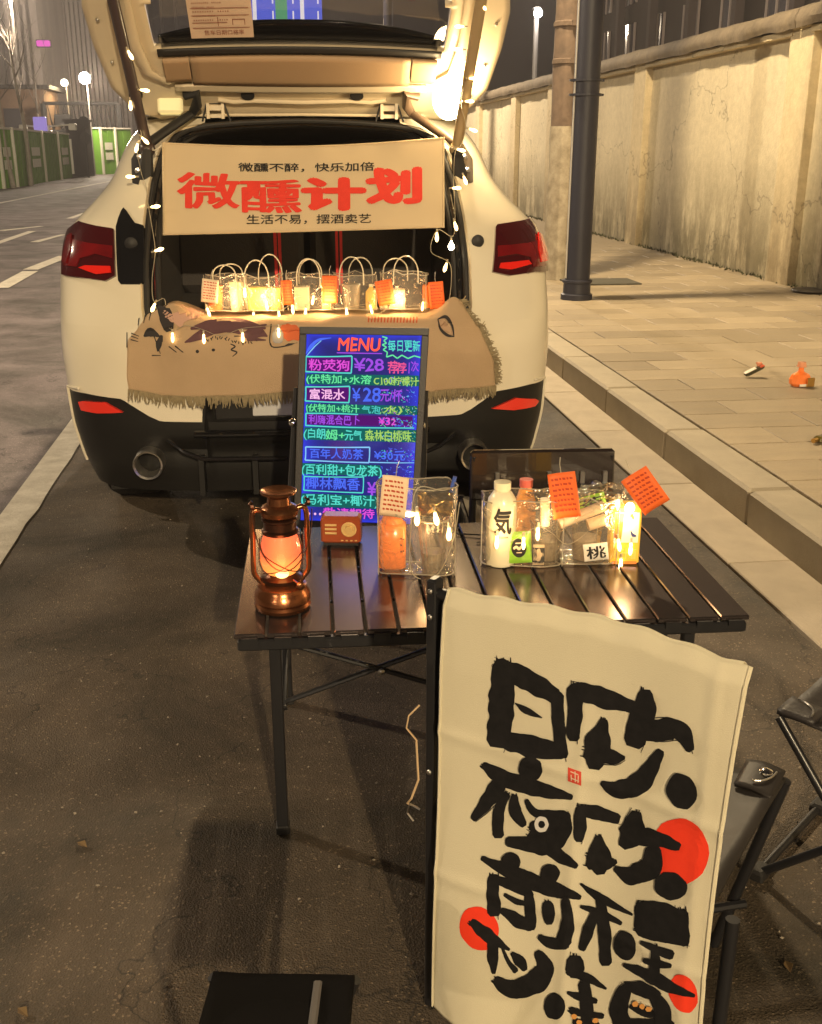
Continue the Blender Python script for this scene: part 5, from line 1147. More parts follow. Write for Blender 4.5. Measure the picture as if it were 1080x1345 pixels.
TXB = 0
fill('plum', 120, 228, 412, 322); fill('plum', 120, 412, 396, 506); fill('dgreen', 118, 336, 850, 402); fill('dgreen', 118, 524, 840, 580); fill('plum', 122, 590, 810, 655); fill('dgreen', 105, 674, 835, 752); fill('dgreen', 92, 902, 600, 972); fill('dgreen', 88, 1098, 580, 1182)
tx('red', 'MENU', (322, 112, 603, 190), bold=.02, shear=.15); stroke(GB['violet'], [(318, 203, 7), (460, 204, 7), (610, 204, 6)], bf_, 0, 3)
tx('cyan', '每日更新', (650, 120, 858, 188)); 
bp_ = [(612, 100), (645, 108), (622, 125), (640, 140), (612, 150), (640, 165), (618, 180), (645, 195), (640, 225), (680, 212), (710, 232), (740, 212), (780, 232), (820, 215), (862, 225)]
for a, b in zip(bp_, bp_[1:]): stroke(GB['green'], [(*a, 8), (*b, 8)], bf_, 0, 2, False)
stroke(GB['blue'], [(116, 210, 6), (150, 165, 22), (200, 125, 16), (280, 112, 4)], bf_, .2); stroke(GB['sky'], [(120, 225, 5), (170, 170, 7), (215, 130, 4)], bf_, .2)
tx('magenta', '粉荧狗', (135, 246, 397, 314)); frame('cyan', 115, 222, 415, 328); tx('violet', '¥28', (430, 234, 620, 312)); tx('rose', '荐', (648, 250, 712, 325)); tx('rose', '荐', (700, 258, 770, 322)); tx('violet', '|次', (785, 250, 850, 320))
tx('green', '(伏特加+水溶', (118, 340, 540, 402)); tx('lime', 'C100柠檬汁', (556, 345, 850, 398)); 
tx('pink', '富混水', (140, 430, 368, 495)); frame('cyan', 115, 410, 400, 512); tx('blue', '¥', (418, 420, 468, 502)); tx('blue', '28', (490, 418, 600, 500)); tx('violet', '元/杯', (600, 422, 740, 500))
tx('green', '(伏特加+桃汁', (116, 524, 462, 582)); tx('teal', '气泡', (480, 528, 600, 580)); tx('lime', '水)', (620, 526, 740, 582))
tx('violet', '利嗨混合巴卜', (135, 592, 465, 652)); stroke(GB['cyan'], [(115, 585, 8), (300, 582, 8), (455, 585, 7)], bf_, 0, 3, False); stroke(GB['cyan'], [(116, 585, 8), (115, 665, 8)], bf_, 0, 3, False); stroke(GB['cyan'], [(115, 662, 8), (400, 668, 8), (820, 662, 6)], bf_, 0, 4, False)
tx('magenta', '¥32', (590, 600, 700, 645))
tx('cyan', '(白朗', (105, 678, 240, 752)); tx('green', '姆+', (245, 685, 370, 748)); tx('cyan', '元气', (370, 682, 480, 748)); tx('lime', '森林白桃味', (500, 680, 800, 748))
frame('sky', 114, 790, 530, 888); tx('blue', '百年人奶茶', (142, 805, 488, 868)); tx('blue', '¥30元', (560, 810, 760, 868)); stroke(GB['sky'], [(530, 885, 7), (700, 884, 6), (825, 880, 4)], bf_, 0, 3, False)
tx('cyan', '(百利甜+包龙茶)', (88, 905, 606, 985)); frame('cyan', 104, 980, 490, 1082, 8); tx('blue', '椰林飘香', (116, 990, 466, 1066)); tx('violet', '¥', (515, 1012, 572, 1095))
tx('cyan', '(马利宝+椰汁)', (86, 1098, 585, 1178)); tx('magenta', '敬请期待', (228, 1184, 560, 1246)); 
for x in (135, 175, 208): blob(GB['pink'], x, 1228, 8, 8, bf_, 0, .05, 10)
rs = random.Random(3)                                  # smeared chalk in the rightmost column
for i in range(430):
    x = rs.uniform(600, 850); y = rs.choice([rs.uniform(345, 400), rs.uniform(415, 500), rs.uniform(525, 580), rs.uniform(595, 655), rs.uniform(680, 750), rs.uniform(790, 870), rs.uniform(900, 1010)]); xm_ = 860 - 40 * y / 1290
    if x > xm_ - 15: continue
    c = ('lime' if (y < 400 or 525 < y < 580 or 675 < y < 755) else 'blue') if rs.random() < .55 else rs.choice(['teal', 'violet', 'sky', 'green', 'magenta' if y < 600 else 'teal'])
    a = rs.uniform(0, 3.14); l = rs.uniform(6, 20); stroke(GB[c], [(x, y, 4), (x + l * math.cos(a), y + l * math.sin(a) * .8, 3)], lambda X, Y: bf_(X, Y, .005), 0, 2, False)
for k, gg in GB.items():
    if gg.v: gg.build('lettering', NEON[k], board)
g = G(); c = bq(.5, .5, .3) + BB
lamp('board_glow', c, .5, (.25, .3, 1), .1)
ea = thing('easel', 'black folding easel holding the glowing menu board', 'easel', (BB.x, BB.y, 0))
def ee(p): return p + BB - Vector((BB.x, BB.y, 0))
for u0, u1 in ((-.02, -.05), (1.0, 1.04)):
    a = ee(bq(u0, .30, -.03)); b = ee(bq(u1, 1.0, -.03)); b2 = a + (b - a) * ((a.z - .0) / (a.z - b.z)); b2.z = .0; g = G(); g.tube([a, b2], .010, 8); g.build('leg', m_black, ea, smooth=True); g = G(); g.sphere(ee(bq(u0 - .015, .47, -.01)), .014, 8); g.build('knob', m_chrome, ea, smooth=True)
a = ee(bq(.5, .1, -.04)); g = G(); g.tube([a, (a.x * 1, a.y + .38, 0)], .010, 8); g.build('leg', m_black, ea, smooth=True)
g = G(); g.tube([ee(bq(-.06, 1.015, .0)), ee(bq(1.06, 1.015, .0))], .012, 8); g.build('tray', m_black, ea)

# ================================================================ CHAIR WITH THE LETTERED CLOTH
A2 = LF(.045, 1.575); B2 = LF(.470, 1.295); ctop = .845
ux = (B2 - A2).normalized(); un = Vector((ux.y, -ux.x, 0))                 # un: towards the viewer
if un.dot(-A2) < 0: un = -un
CW = (B2 - A2).length; crz = math.atan2(ux.y, ux.x)
chair = thing('folding_chair', 'black folding chair at the table with a lettered cloth over its back', 'chair', A2, crz)
m_fab = M_('grey_canvas_seat', (.022, .019, .018), .5, col2=(.028, .024, .022), scale=4, bump=.2, bscale=12, spec=.25)
fw = .44
C0 = Wplane(584, 776, A2 + un * .018, un); C1 = Wplane(987, 881, A2 + un * .018, un)
for x in (-.008, CW - .045):
    ht = C0.z + .01 if x < .1 else C1.z - .01
    g = G(); g.box((x, 0, ht / 2), (.018, .026, ht), bev=.004); g.build('back_post', m_black, chair)
    for z in (ht - .02, ht - .065, .50):
        g = G(); g.sphere((x, -.014, z), .005, 8, sy=.6); g.build('bolt', m_steel, chair)
g = G(); g.tube([(-.0, 0, C0.z - .016), (CW - .05, 0, C1.z - .012)], .010, 10); g.build('top_rail', m_black, chair, smooth=True)
g = G(); g.grid(lambda u, v: ((CW - .10) * u, .008 + .02 * math.sin(math.pi * u), .56 + (ctop - .58) * v), 14, 6); g.build('backrest', m_fab, chair, smooth=True, solid=.004)
def seatf(u, v): x = (CW - .035) * u; y = fw * v; return (x, y, .415 - .035 * math.sin(math.pi * u) * (.6 + .4 * math.sin(math.pi * v)) + .008 * noise.noise(Vector((x * 9, y * 9, 0))))
g = G(); g.grid(seatf, 20, 20); se = g.build('seat', m_fab, chair, smooth=True, solid=.005)
for (x, y, sx_s) in ((CW - .038, fw - .0, 1), (0.0, fw, -1)):
    g = G(); g.grid(lambda u, v: (x - sx_s * .07 * u, y + .004 - .085 * v + .012 * u * v, .424 + .006 * math.sin(3 * u) - .012 * v), 8, 8); g.build('corner_pocket', m_fab, se, smooth=True, solid=.008)
    g = G(); g.lathe([(.013, 0), (.012, .004), (.006, .007), (.0001, .0075)], (x - sx_s * .028, y - .022, .428), 16); g.build('snap', m_chrome, se, smooth=True)
    g = G(); g.tube([(x - sx_s * (.012 + .03 * (1 - math.cos(a))), y - .010 - .05 * math.sin(a), .4285) for a in [i * .157 for i in range(11)]], .002, 6); g.build('stitching', m_steel, se)
g = G()
def flap(u, v): # canvas falling from the front right corner, narrowing to the hub
    a = Vector((CW - .035, fw, .415)); b = Vector((CW - .19, fw - .02, .40)); c = Vector((CW - .125, fw - .06, .20)); d = Vector((CW - .17, fw - .06, .18))
    return a.lerp(b, u).lerp(c.lerp(d, u), v) + Vector((0, .012 * math.sin(3 * u + 2 * v), 0))
g.grid(flap, 8, 12); g.build('side_flap', m_fab, se, smooth=True, solid=.004)
for (x0, y0, x1, y1) in ((CW - .035, fw, CW - .13, fw + .0), (0, fw, .04, fw), (CW, .02, CW, .0), (0, .02, -.0, 0)):
    g = G(); g.tube([(x0, y0, .41), (x1, y1, .0)], .011, 10); g.build('leg', m_black, chair, smooth=True)
g = G(); g.tube([(.0, .0, .12), (CW - .08, fw, .12)], .009, 8); g.tube([(CW, .0, .12), (.02, fw, .12)], .009, 8); g.build('cross_brace', m_black, chair, smooth=True)
g = G(); g.tube([(-.03, -.01, .62), (-.045, -.02, .60), (-.05, -.02, .575), (-.035, -.01, .55)], .0016, 5); g.tube([(-.035, -.012, .55), (-.028, -.016, .48), (-.04, -.02, .44), (-.055, -.01, .42), (-.04, 0, .41)], .002, 5); g.build('cord', M_('frayed_cord', (.5, .35, .2), .8), chair)
g = G(); g.tube([(-.045, -.006, .385), (-.055, -.01, .40), (-.05, -.01, .42), (-.03, -.008, .415)], .002, 6); g.build('wire_clip', m_steel, chair)

m_roll = cloth_('scroll_cotton', (.80, .74, .56), (.75, .69, .52), 2.5, 700, .22, .3)
C0 = Wplane(584, 776, A2 + un * .018, un); C1 = Wplane(987, 881, A2 + un * .018, un)
Cb0 = Wplane(584, 1200, A2 + un * .018, un)
def clp(x, z):                                         # a point of the hanging cloth (x along the back, z height)
    d = C0.z - z; f = .014 * math.sin(x * 9 + 1 + z) * min(1, d * 2) + .005 * math.sin(x * 24 - z * 5) * min(1, d * 2) + .016 * noise.noise(Vector((x * 5, z * 2.2, 3))) + .006 * math.sin(x * 31 + z * 2) * min(1, d) + .02 * min(1, d * 1.5) * (x / CW) ** 6 + .0032 * math.exp(-((x - .235 - .02 * z) / .011) ** 2) * min(1, d * 3) + .003 * math.exp(-((z - .60 + .03 * x) / .011) ** 2) + .003 * math.exp(-((z - .33) / .012) ** 2) + .0025 * math.exp(-((x - .44) / .010) ** 2)
    return Vector((C0.x, C0.y, 0)) + ux * x + un * (f + .006 * min(1, d * 8)) + Vector((0, 0, z))
CX1 = (C1 - C0).dot(ux); 
def ctopz(x): t = x / CX1; return C0.z + (C1.z - C0.z) * t + .012 * math.sin(math.pi * t) + .002 * math.sin(t * 40)
def clothf(u, v):
    z1 = .035; tz = ctopz(CX1 * u); z = tz + (z1 - tz) * v; xl0 = 0 - .02 * max(0, v - .6) ** 1.5 * 1.6; xr0 = CX1 - .012 * math.sin(v * 3); x = xl0 + (xr0 - xl0) * u; p = clp(x, z)
    if v < .03: p -= un * .012 * (1 - v / .03)
    return p
scroll = thing('lettered_cloth', 'cream cotton cloth with black brush characters and red dots over the chair back', 'cloth', (A2.x, A2.y, 0))
lo = Vector((A2.x, A2.y, 0))
g = G(); g.grid(lambda u, v: clothf(u, v) - lo, 110, 170); g.grid(lambda u, v: clothf(u * .97, 0) - un * .032 * v - lo - Vector((0, 0, .0 + .02 * v * v)), 60, 3); g.grid(lambda u, v: clothf(u * .90, 0) - un * .032 - Vector((0, 0, .02 + .5 * v)) - lo, 60, 6)
g.build('fabric', m_roll, scroll, smooth=80, solid=.0015)
for u in (.008, .992): g = G(); g.tube([clothf(u, v / 60) + un * .002 - lo for v in range(61)], .0018, 5); g.build('hem', m_roll, scroll, smooth=True)
def cz(X, Y, off=.0022):                              # brush-drawing coordinates -> hanging cloth
    px, py = 560 + X / 2.3, 760 + Y / 2.3; p = Wplane(px, py, C0, un)
    for _ in range(3):
        x = (p - C0).dot(ux); q = clp(x, p.z); p = Wplane(px, py, q, un)
    x = (p - C0).dot(ux); return clp(x, p.z) + un * off - lo
m_brush = M_('brush_ink', (.006, .006, .007), .8, col2=(.014, .013, .014), scale=60, spec=.2); m_reds = M_('red_disc', (.85, .045, .012), .8, col2=(.78, .035, .01), scale=30)
g = G(); fz = lambda X, Y: cz(X, Y, .0020)
for q in ((768, 822, 86, 100, fz, -.2), (162, 1055, 58, 68, fz, -.5), (778, 1252, 42, 60, fz, -.3)): g = G(); blob(g, *q); g.build('red_disc', m_reds, scroll)
g = G(); g.grid(lambda u, v: cz(430 + 40 * u, 568 + 14 * u + 42 * v, .0022), 6, 6); sl = g.build('seal', M_('seal_red', (.6, .06, .03), .8), scroll)
g = G()
for a, b in (((438, 580), (462, 590)), ((440, 590), (441, 608)), ((452, 580), (453, 612)), ((440, 600), (464, 610)), ((462, 592), (461, 614))): stroke(g, [(*a, 3), (*b, 3)], lambda X, Y: cz(X, Y, .0030), 0, 2, False)
g.build('seal_print', m_roll, sl)
ST = [
 [(232, 262, 62), (232, 340, 74), (226, 430, 78), (218, 490, 66)], [(222, 262, 50), (300, 300, 66), (392, 352, 46)], [(398, 352, 40), (402, 440, 38), (414, 530, 40)], [(208, 478, 40), (300, 500, 66), (415, 522, 46)], [(272, 374, 4), (305, 396, 22), (352, 418, 4)],
 [(455, 330, 50), (452, 400, 48), (448, 478, 38)], [(455, 332, 50), (530, 356, 64), (628, 385, 40)], [(540, 428, 26), (522, 490, 76), (512, 560, 50)], [(500, 520, 70), (560, 535, 50), (600, 538, 14)],
 [(664, 345, 44), (658, 410, 76), (632, 490, 66)], [(640, 455, 60), (700, 455, 70), (765, 456, 62), (800, 512, 28)], [(534, 616, 18), (580, 634, 52), (650, 612, 66), (708, 522, 30)],
 [(178, 562, 24), (240, 602, 50), (350, 636, 48), (440, 658, 18)], [(222, 620, 50), (192, 665, 46), (146, 722, 22)], [(244, 650, 26), (222, 700, 34), (220, 772, 34)], [(268, 656, 22), (272, 700, 40), (296, 740, 24)],
 [(306, 668, 14), (335, 705, 26), (420, 716, 40)], [(426, 712, 30), (420, 762, 40), (370, 800, 60), (250, 792, 30)], [(320, 780, 50), (390, 825, 44), (455, 866, 18)], [(322, 745, 30), (380, 752, 60), (410, 740, 40)],
 [(470, 692, 34), (466, 750, 40), (464, 786, 26)], [(468, 696, 34), (520, 706, 44), (578, 722, 36)], [(522, 780, 26), (524, 840, 76), (528, 880, 40)], [(500, 850, 50), (540, 858, 46), (574, 852, 18)],
 [(636, 712, 44), (622, 770, 80), (600, 800, 40)], [(615, 775, 60), (690, 780, 50), (762, 806, 30)], [(576, 872, 20), (620, 892, 56), (680, 870, 66), (690, 815, 46)],
 [(172, 842, 16), (262, 886, 44), (380, 934, 50), (466, 960, 16)], [(206, 900, 34), (204, 950, 40), (208, 1006, 42)], [(208, 905, 26), (280, 930, 34), (318, 955, 24)], [(312, 945, 26), (316, 1000, 36), (318, 1050, 34)], [(240, 952, 12), (275, 972, 18), (306, 980, 12)], [(232, 1000, 20), (270, 1025, 40), (316, 1048, 34)],
 [(370, 978, 28), (372, 1010, 40), (374, 1035, 26)], [(424, 968, 26), (430, 1030, 38), (420, 1092, 50)], [(346, 1080, 20), (380, 1098, 34), (425, 1100, 34)],
 [(142, 1036, 26), (190, 1078, 40), (252, 1118, 10)], [(202, 1092, 34), (204, 1140, 34), (206, 1188, 14)], [(232, 1110, 10), (248, 1150, 12), (272, 1182, 20)], [(262, 1130, 14), (285, 1152, 34), (300, 1176, 20)], [(214, 1212, 30), (262, 1238, 56), (330, 1216, 70), (360, 1170, 56), (340, 1128, 26)],
 [(470, 920, 8), (530, 962, 26), (624, 1012, 8)], [(470, 988, 10), (530, 1008, 26), (590, 1038, 14)], [(528, 962, 30), (540, 1060, 40), (544, 1156, 36)], [(512, 1010, 26), (492, 1060, 36), (474, 1114, 24)],
 [(650, 985, 36), (655, 1020, 50), (650, 1052, 40)], [(650, 990, 40), (720, 1002, 50), (768, 1020, 44)], [(768, 1010, 50), (775, 1060, 44), (784, 1100, 26)], [(650, 1050, 50), (710, 1068, 56), (785, 1085, 44)], [(680, 1030, 40), (750, 1050, 40)],
 [(652, 1096, 14), (700, 1118, 26), (742, 1134, 30)], [(692, 1110, 26), (694, 1150, 30), (690, 1200, 40)], [(660, 1150, 14), (700, 1160, 24), (740, 1166, 14)], [(600, 1164, 12), (680, 1196, 40), (740, 1230, 36), (812, 1256, 10)],
 [(452, 1150, 50), (450, 1180, 56), (448, 1196, 30)], [(430, 1184, 20), (490, 1204, 28), (545, 1236, 8)], [(430, 1248, 10), (470, 1262, 26), (515, 1274, 16)], [(478, 1222, 36), (486, 1280, 40), (486, 1345, 34)], [(440, 1300, 22), (480, 1312, 22), (535, 1318, 16)], [(450, 1335, 20), (520, 1345, 20)],
 [(606, 1225, 22), (650, 1236, 46), (700, 1256, 36)], [(606, 1236, 40), (584, 1290, 56), (600, 1350, 60), (640, 1390, 50)], [(690, 1256, 36), (716, 1300, 50), (720, 1350, 60)], [(620, 1290, 16), (660, 1305, 30), (700, 1318, 16)], [(600, 1350, 40), (680, 1345, 40), (740, 1350, 40)],
 [(580, 1400, 50), (680, 1420, 60), (760, 1440, 50)], [(430, 1400, 40), (520, 1430, 50)]]
for i, s_ in enumerate(ST):
    g = G(); o_ = .0026 + (i % 9) * .00012
    stroke(g, [(x, y, w * (1.0 if w > 12 else 1)) for x, y, w in s_], lambda X, Y, o_=o_: cz(X, Y, o_), .22, 12)
    for j in range(3 if s_[0][2] > 20 else 0):         # dry bristle marks at the stroke's start
        x, y, w = s_[0]; x2, y2, _ = s_[1]; d = math.hypot(x2 - x, y2 - y) or 1; ux_, uy_ = (x2 - x) / d, (y2 - y) / d; t = random.uniform(-.42, .42) * w
        stroke(g, [(x - uy_ * t - ux_ * w * .40, y + ux_ * t - uy_ * w * .40, 3), (x - uy_ * t, y + ux_ * t, 6)], lambda X, Y, o_=o_: cz(X, Y, o_), 0, 2)
    for j in (-1, 1):
        if s_[0][2] > 30 and random.random() < .7:
            off = j * 1.12; pts = [(x + off * w / 2 * .5, y + off * w / 2 * .9, 2.2) for x, y, w in s_]; stroke(g, pts, lambda X, Y, o_=o_: cz(X, Y, o_), .6, 5)
    g.build('brush_stroke', m_brush, scroll)
for (x, y, rx, ry, ro) in ((775, 640, 46, 56, -.3), (318, 572, 36, 38, 0), (742, 925, 50, 42, .3), (260, 850, 30, 26, .5), (377, 888, 30, 30, .5), (391, 1288, 32, 40, 0), (603, 1105, 34, 46, -.2)):
    g = G(); blob(g, x, y, rx, ry, lambda X, Y: cz(X, Y, .0040), ro, .10); g.build('brush_dot', m_brush, scroll)
g = G(); blob(g, 352, 738, 21, 24, lambda X, Y: cz(X, Y, .0044), 0, .1); g.build('pale_ring', M_('pale_paint', (.6, .58, .55), .8), scroll)
g = G(); blob(g, 353, 738, 10, 11, lambda X, Y: cz(X, Y, .0050), 0, .1); g.build('ring_centre', m_brush, scroll)
g = G()
for x, y in ((450, 1318), (465, 1335), (515, 1330), (655, 1288), (675, 1296), (635, 1280)): blob(g, x, y, 9, 8, lambda X, Y: cz(X, Y, .0044), 0, .3, 12)
g.build('orange_fleck', M_('ochre_paint', (.65, .3, .08), .8), scroll)

# ================================================================ CAMP STOOLS
def stool(label, p, rz, w=.36, d=.34, h=.40, pockets=True):
    t = thing('camp_stool', label, 'stool', p, rz)
    def f(u, v): x = w * (u - .5); y = d * (v - .5); return (x, y, h - .045 * math.sin(math.pi * u) * math.sin(math.pi * v) + .004 * noise.noise(Vector((x * 15, y * 15, 0))))
    g = G(); g.grid(f, 16, 16); se = g.build('seat', m_fab2, t, smooth=True, solid=.006)
    for sx in (-1, 1):
        for sy in (-1, 1):
            if not pockets: g = G(); g.tube([(sx * w / 2, sy * d / 2, h - .005), (sx * .02, sy * d * .5, h * .5), (-sx * w / 2, sy * d * .5, .012)], .0095, 10); g.build('leg', m_black, t, smooth=True); continue
            g = G(); g.grid(lambda u, v: (sx * (w / 2 + .004 - .075 * u), sy * (d / 2 + .004 - .075 * v), h + .008 - .006 * u * v), 5, 5); pk = g.build('corner_pocket', m_fab2, se, smooth=True, solid=.012)
            g = G(); g.tube([(sx * (w / 2 - .012 - .05 * math.sin(a)), sy * (d / 2 - .01 - .05 * math.cos(a)), h + .016) for a in [i * .157 for i in range(11)]], .002, 6); g.build('piping', m_steel, pk)
            g = G(); g.tube([(sx * w / 2, sy * d / 2, h - .005), (sx * .02, sy * d * .5, h * .5), (-sx * w / 2, sy * d * .5, .012)], .0095, 10); g.build('leg', m_black, t, smooth=True)
    for sx in (-1, 1):
        g = G(); g.tube([(sx * w / 2, -d / 2, .014), (sx * w / 2, d / 2, .014)], .009, 10); g.build('floor_bar', m_black, t, smooth=True)
        for sy in (-1, 1): g = G(); g.box((sx * w / 2, sy * d / 2, .014), (.035, .05, .028), bev=.006); g.build('foot', m_rub, t)
    return t
m_fab2 = M_('black_canvas_seat', (.022, .019, .020), .5, col2=(.032, .028, .028), scale=6, bump=.4, bscale=25)
c = LF(.752, 1.915)
stool('black folding camp stool cut off by the right edge of the picture', c + (LF(.245, .03)), R(-7 - 42), .35, .33)
c = LF(-.185, 1.03)
m_fab2_ = m_fab2; m_fab2 = M_('jet_canvas_seat', (.005, .0045, .0045), .9, spec=.08); m_st_ = m_steel; m_steel = m_fab2
st2 = stool('black folding camp stool at the bottom edge, left of the lettered cloth', c, R(-9), .20, .36, .40, False)
m_steel = m_st_; g = G(); g.box((0, 0, .375), (.19, .34, .03), bev=.012); g.build('cushion', m_fab2, st2)
g = G(); g.tube([(.05, .165, .404), (.05, .05, .385), (.05, -.17, .404)], .006, 6, flat=.4); 
g.build('strap', M_('grey_strap', (.09, .08, .075), .7), st2)
# low chair back standing behind the table
p = LF(.40, 3.12)
bc_ = thing('camp_chair', 'low black camp chair with a glossy backrest standing behind the right end of the table', 'chair', p, R(-7 + 3))
m_vin = M_('patent_black', (.02, .014, .012), .14, coat=1, bump=.05, bscale=30)
g = G(); g.box((0, 0, .56), (.44, .03, .155), bev=.008, rx=R(-6)); g.build('backrest', m_vin, bc_)
for x in (-.21, .21):
    g = G(); g.tube([(x, 0, .62), (x, .02, .01)], .011, 8); g.build('leg', m_black, bc_, smooth=True)
    g = G(); g.tube([(x, .36, .38), (x, .34, .01)], .011, 8); g.build('leg', m_black, bc_, smooth=True)
    g = G(); g.tube([(x, .0, .36), (x, .36, .36)], .011, 8); g.build('side_rail', m_black, bc_, smooth=True)
for x in (-.14, .02, .12, .19): g = G(); g.box((x, -.022, .555), (.012, .012, .035)); g.build('buckle', m_steel, bc_)
g = G(); g.box((0, .18, .37), (.42, .36, .012), bev=.004); g.build('seat', m_vin, bc_)

# ================================================================ BOTTLES ON THE PAVEMENT
p = Wz(990, 496, KH + .001)
b = thing('perfume_bottle', 'small flat bottle with a white label lying tilted on the pavement', 'bottle', p + Vector((0, 0, .0)), 0)
Mt = Matrix.Rotation(R(-7), 4, 'Z') @ Matrix.Rotation(R(-28), 4, 'Y')
def MG(g, M, tr=(0, 0, 0)): g.v = [tuple(M @ Vector(q) + Vector(tr)) for q in g.v]; return g
g = G(); g.box((0, 0, 0), (.125, .05, .022), bev=.009); MG(g, Mt, (0, 0, .043)); g.build('body', M_('dark_bottle', (.05, .045, .02), .1, coat=1), b)
g = G(); g.box((-.022, 0, .013), (.075, .042, .005), bev=.002); MG(g, Mt, (0, 0, .043)); g.build('label', m_whitep, b)
g = G(); g.box((.050, 0, .006), (.03, .046, .014), bev=.005); MG(g, Mt, (0, 0, .043)); g.build('shoulder', M_('bottle_red', (.5, .08, .03), .2, coat=1), b)
g = G(); g.lathe([(.012, 0), (.012, .016), (.019, .018), (.019, .030), (.0001, .031)], (.035, .02, .062), 14); g.build('cap', M_('pink_glass', (.75, .30, .18), .2, coat=1), b, smooth=True)
p = Wz(1050, 507, KH + .001)
b = thing('perfume_bottle', 'round orange glass bottle with a gold tag standing on the pavement', 'bottle', p, 0)
g = G(); g.lathe([(.045, 0), (.066, .018), (.070, .045), (.055, .070), (.03, .082), (.018, .090), (.016, .115)], n=12, sy=.55); g.build('body', M_('orange_glass_glow', (.85, .20, .04), .08, coat=1, emit=(1, .2, .03), es=.12), b)  # faint glow painted into the glass by emission
g = G(); g.lathe([(.028, .115), (.03, .118), (.024, .145), (.0001, .146)], n=8); g.build('stopper', M_('peach_glass', (.8, .35, .2), .1, coat=1), b)
g = G(); g.box((.045, -.045, .03), (.05, .012, .055), rz=.2, bev=.003); g.build('tag', m_gold, b); g = G(); g.box((0, -.042, .012), (.04, .004, .014)); g.build('label', m_whitep, b)
p = Wz(1082, 580, KH + .001); t = thing('perfume_bottle', 'dark bottle lying at the right edge of the pavement', 'bottle', p, R(30)); g = G(); g.box((0, 0, .018), (.12, .045, .034), bev=.01); g.build('body', M_('olive_glass', (.12, .09, .02), .1, coat=1), t); g = G(); g.tube([(-.06, 0, .018), (-.09, 0, .018)], .012, 12); g.build('cap', m_gold, t)
# scattered leaves and grit
g = G(); rs = random.Random(11)
for i in range(650):
    x = rs.uniform(-1.2, 1.62); y = rs.uniform(1.2, 7) if rs.random() < .6 else rs.uniform(1.2, 3.2)
    r = rs.uniform(.0015, .005); a = rs.uniform(0, 6.3); pts = [(x + r * math.cos(a + k * 1.57) * rs.uniform(.6, 1.3), y + r * math.sin(a + k * 1.57), .003 + rs.uniform(0, .004)) for k in range(4)]; g.add(pts + [(x, y, .008)], [(0, 1, 4), (1, 2, 4), (2, 3, 4), (3, 0, 4)])
o = g.build('grit', M_('grit', (.26, .22, .17), .8)); o['kind'] = 'stuff'; o['label'] = 'pale grit and leaf crumbs scattered over the asphalt'; o['category'] = 'grit'
m_leaf = M_('dry_leaf', (.16, .10, .04), .8)
for i, (px, py) in enumerate(((1035, 1270), (108, 1110), (30, 1330))):
    p = Wz(px, py, .006); a = rs.uniform(0, 6); g = G(); r = .018; g.add([(r * math.cos(a), r * math.sin(a), .004), (.5 * r * math.cos(a + 1.6), .5 * r * math.sin(a + 1.6), .010), (-r * math.cos(a), -r * math.sin(a), .001), (.5 * r * math.cos(a - 1.6), .5 * r * math.sin(a - 1.6), .008)], [(0, 1, 2), (0, 2, 3)])
    o = g.build('dry_leaf', m_leaf, None, solid=.0008); o.location = (p.x, p.y, .004); tag(o, ['small dry curled leaf on the asphalt at the bottom right', 'small dry leaf on the open asphalt left of the table leg', 'small dry leaf at the bottom left corner'][i], 'leaf', 'dry leaves scattered on the asphalt')
# ================================================================ ACROSS THE ROAD
m_hoard = vary(M_('green_hoarding', (.13, .30, .03), .5, col2=(.10, .24, .025), scale=2), .12)
m_post = M_('white_post', (.62, .6, .52), .5); m_sign = M_('hoarding_notice', (.6, .6, .5), .6); m_dk = M_('dark_cladding', (.03, .03, .032), .7)
def xy(px, py, z=0): p = Wz(px, py, z); return Vector((p.x, p.y, 0))
def hoarding(A, B, h, lb, sign=True, mt=None, posts=True):
    d = (B - A); L_ = d.length; rz = math.atan2(d.y, d.x); t = thing('hoarding_panel', lb, 'hoarding', A, rz, 'green construction hoardings across the road')
    n = max(4, int(L_ / .35)); g = G()
    for i in range(n): x0 = L_ * i / n; g.box((x0 + L_ / n / 2, (.02 if i % 2 else 0), h / 2), (L_ / n, .04, h))
    g.build('sheet', mt or m_hoard, t)
    g = G(); g.box((0, -.06, h / 2 + .05), (.12, .12, h + .1)); g.build('post', m_post, t); g = G(); g.box((L_ / 2, -.02, h + .04), (L_, .1, .08)); g.build('capping', m_post, t)
    if sign:
        for zz in (h * .62, h * .40): g = G(); g.box((L_ * .5, -.05, zz), (L_ * .5, .02, h * .16)); s = g.build('notice', m_sign, t)
    return t
edge = [(-60, 252), (4, 248), (22, 246), (40, 243), (60, 239), (80, 236), (95, 233)]
E3 = [xy(*e) for e in edge]
for i, (a, b) in enumerate(zip(E3, E3[1:])):
    hoarding(a, b, 2.25, ['green hoarding panel at the picture\'s left edge', 'green hoarding panel with white notices behind the nearer bare tree', 'plain green hoarding panel between the two bare trees', 'green hoarding panel with notices behind the second bare tree', 'plain green hoarding panel right of the second bare tree', 'far narrow green hoarding panel next to the dark kiosk'][i], i in (0, 1, 3, 5))
t = thing('kiosk', 'dark boxy kiosk at the end of the first row of green hoardings', 'kiosk', xy(105, 232)); g = G(); g.box((0, 1, 1.5), (1.1, 2, 3)); g.build('shell', m_dk, t); g = G(); g.box((-.42, -.04, 1.1), (.3, .06, 1.9)); g.build('door', m_sign, t); g = G(); g.box((0, 1, 3.06), (1.3, 2.2, .12)); g.build('roof', m_dk, t)
E4 = [xy(111, 231), xy(124, 229), xy(136, 229), xy(155, 228.5), xy(176, 228)]
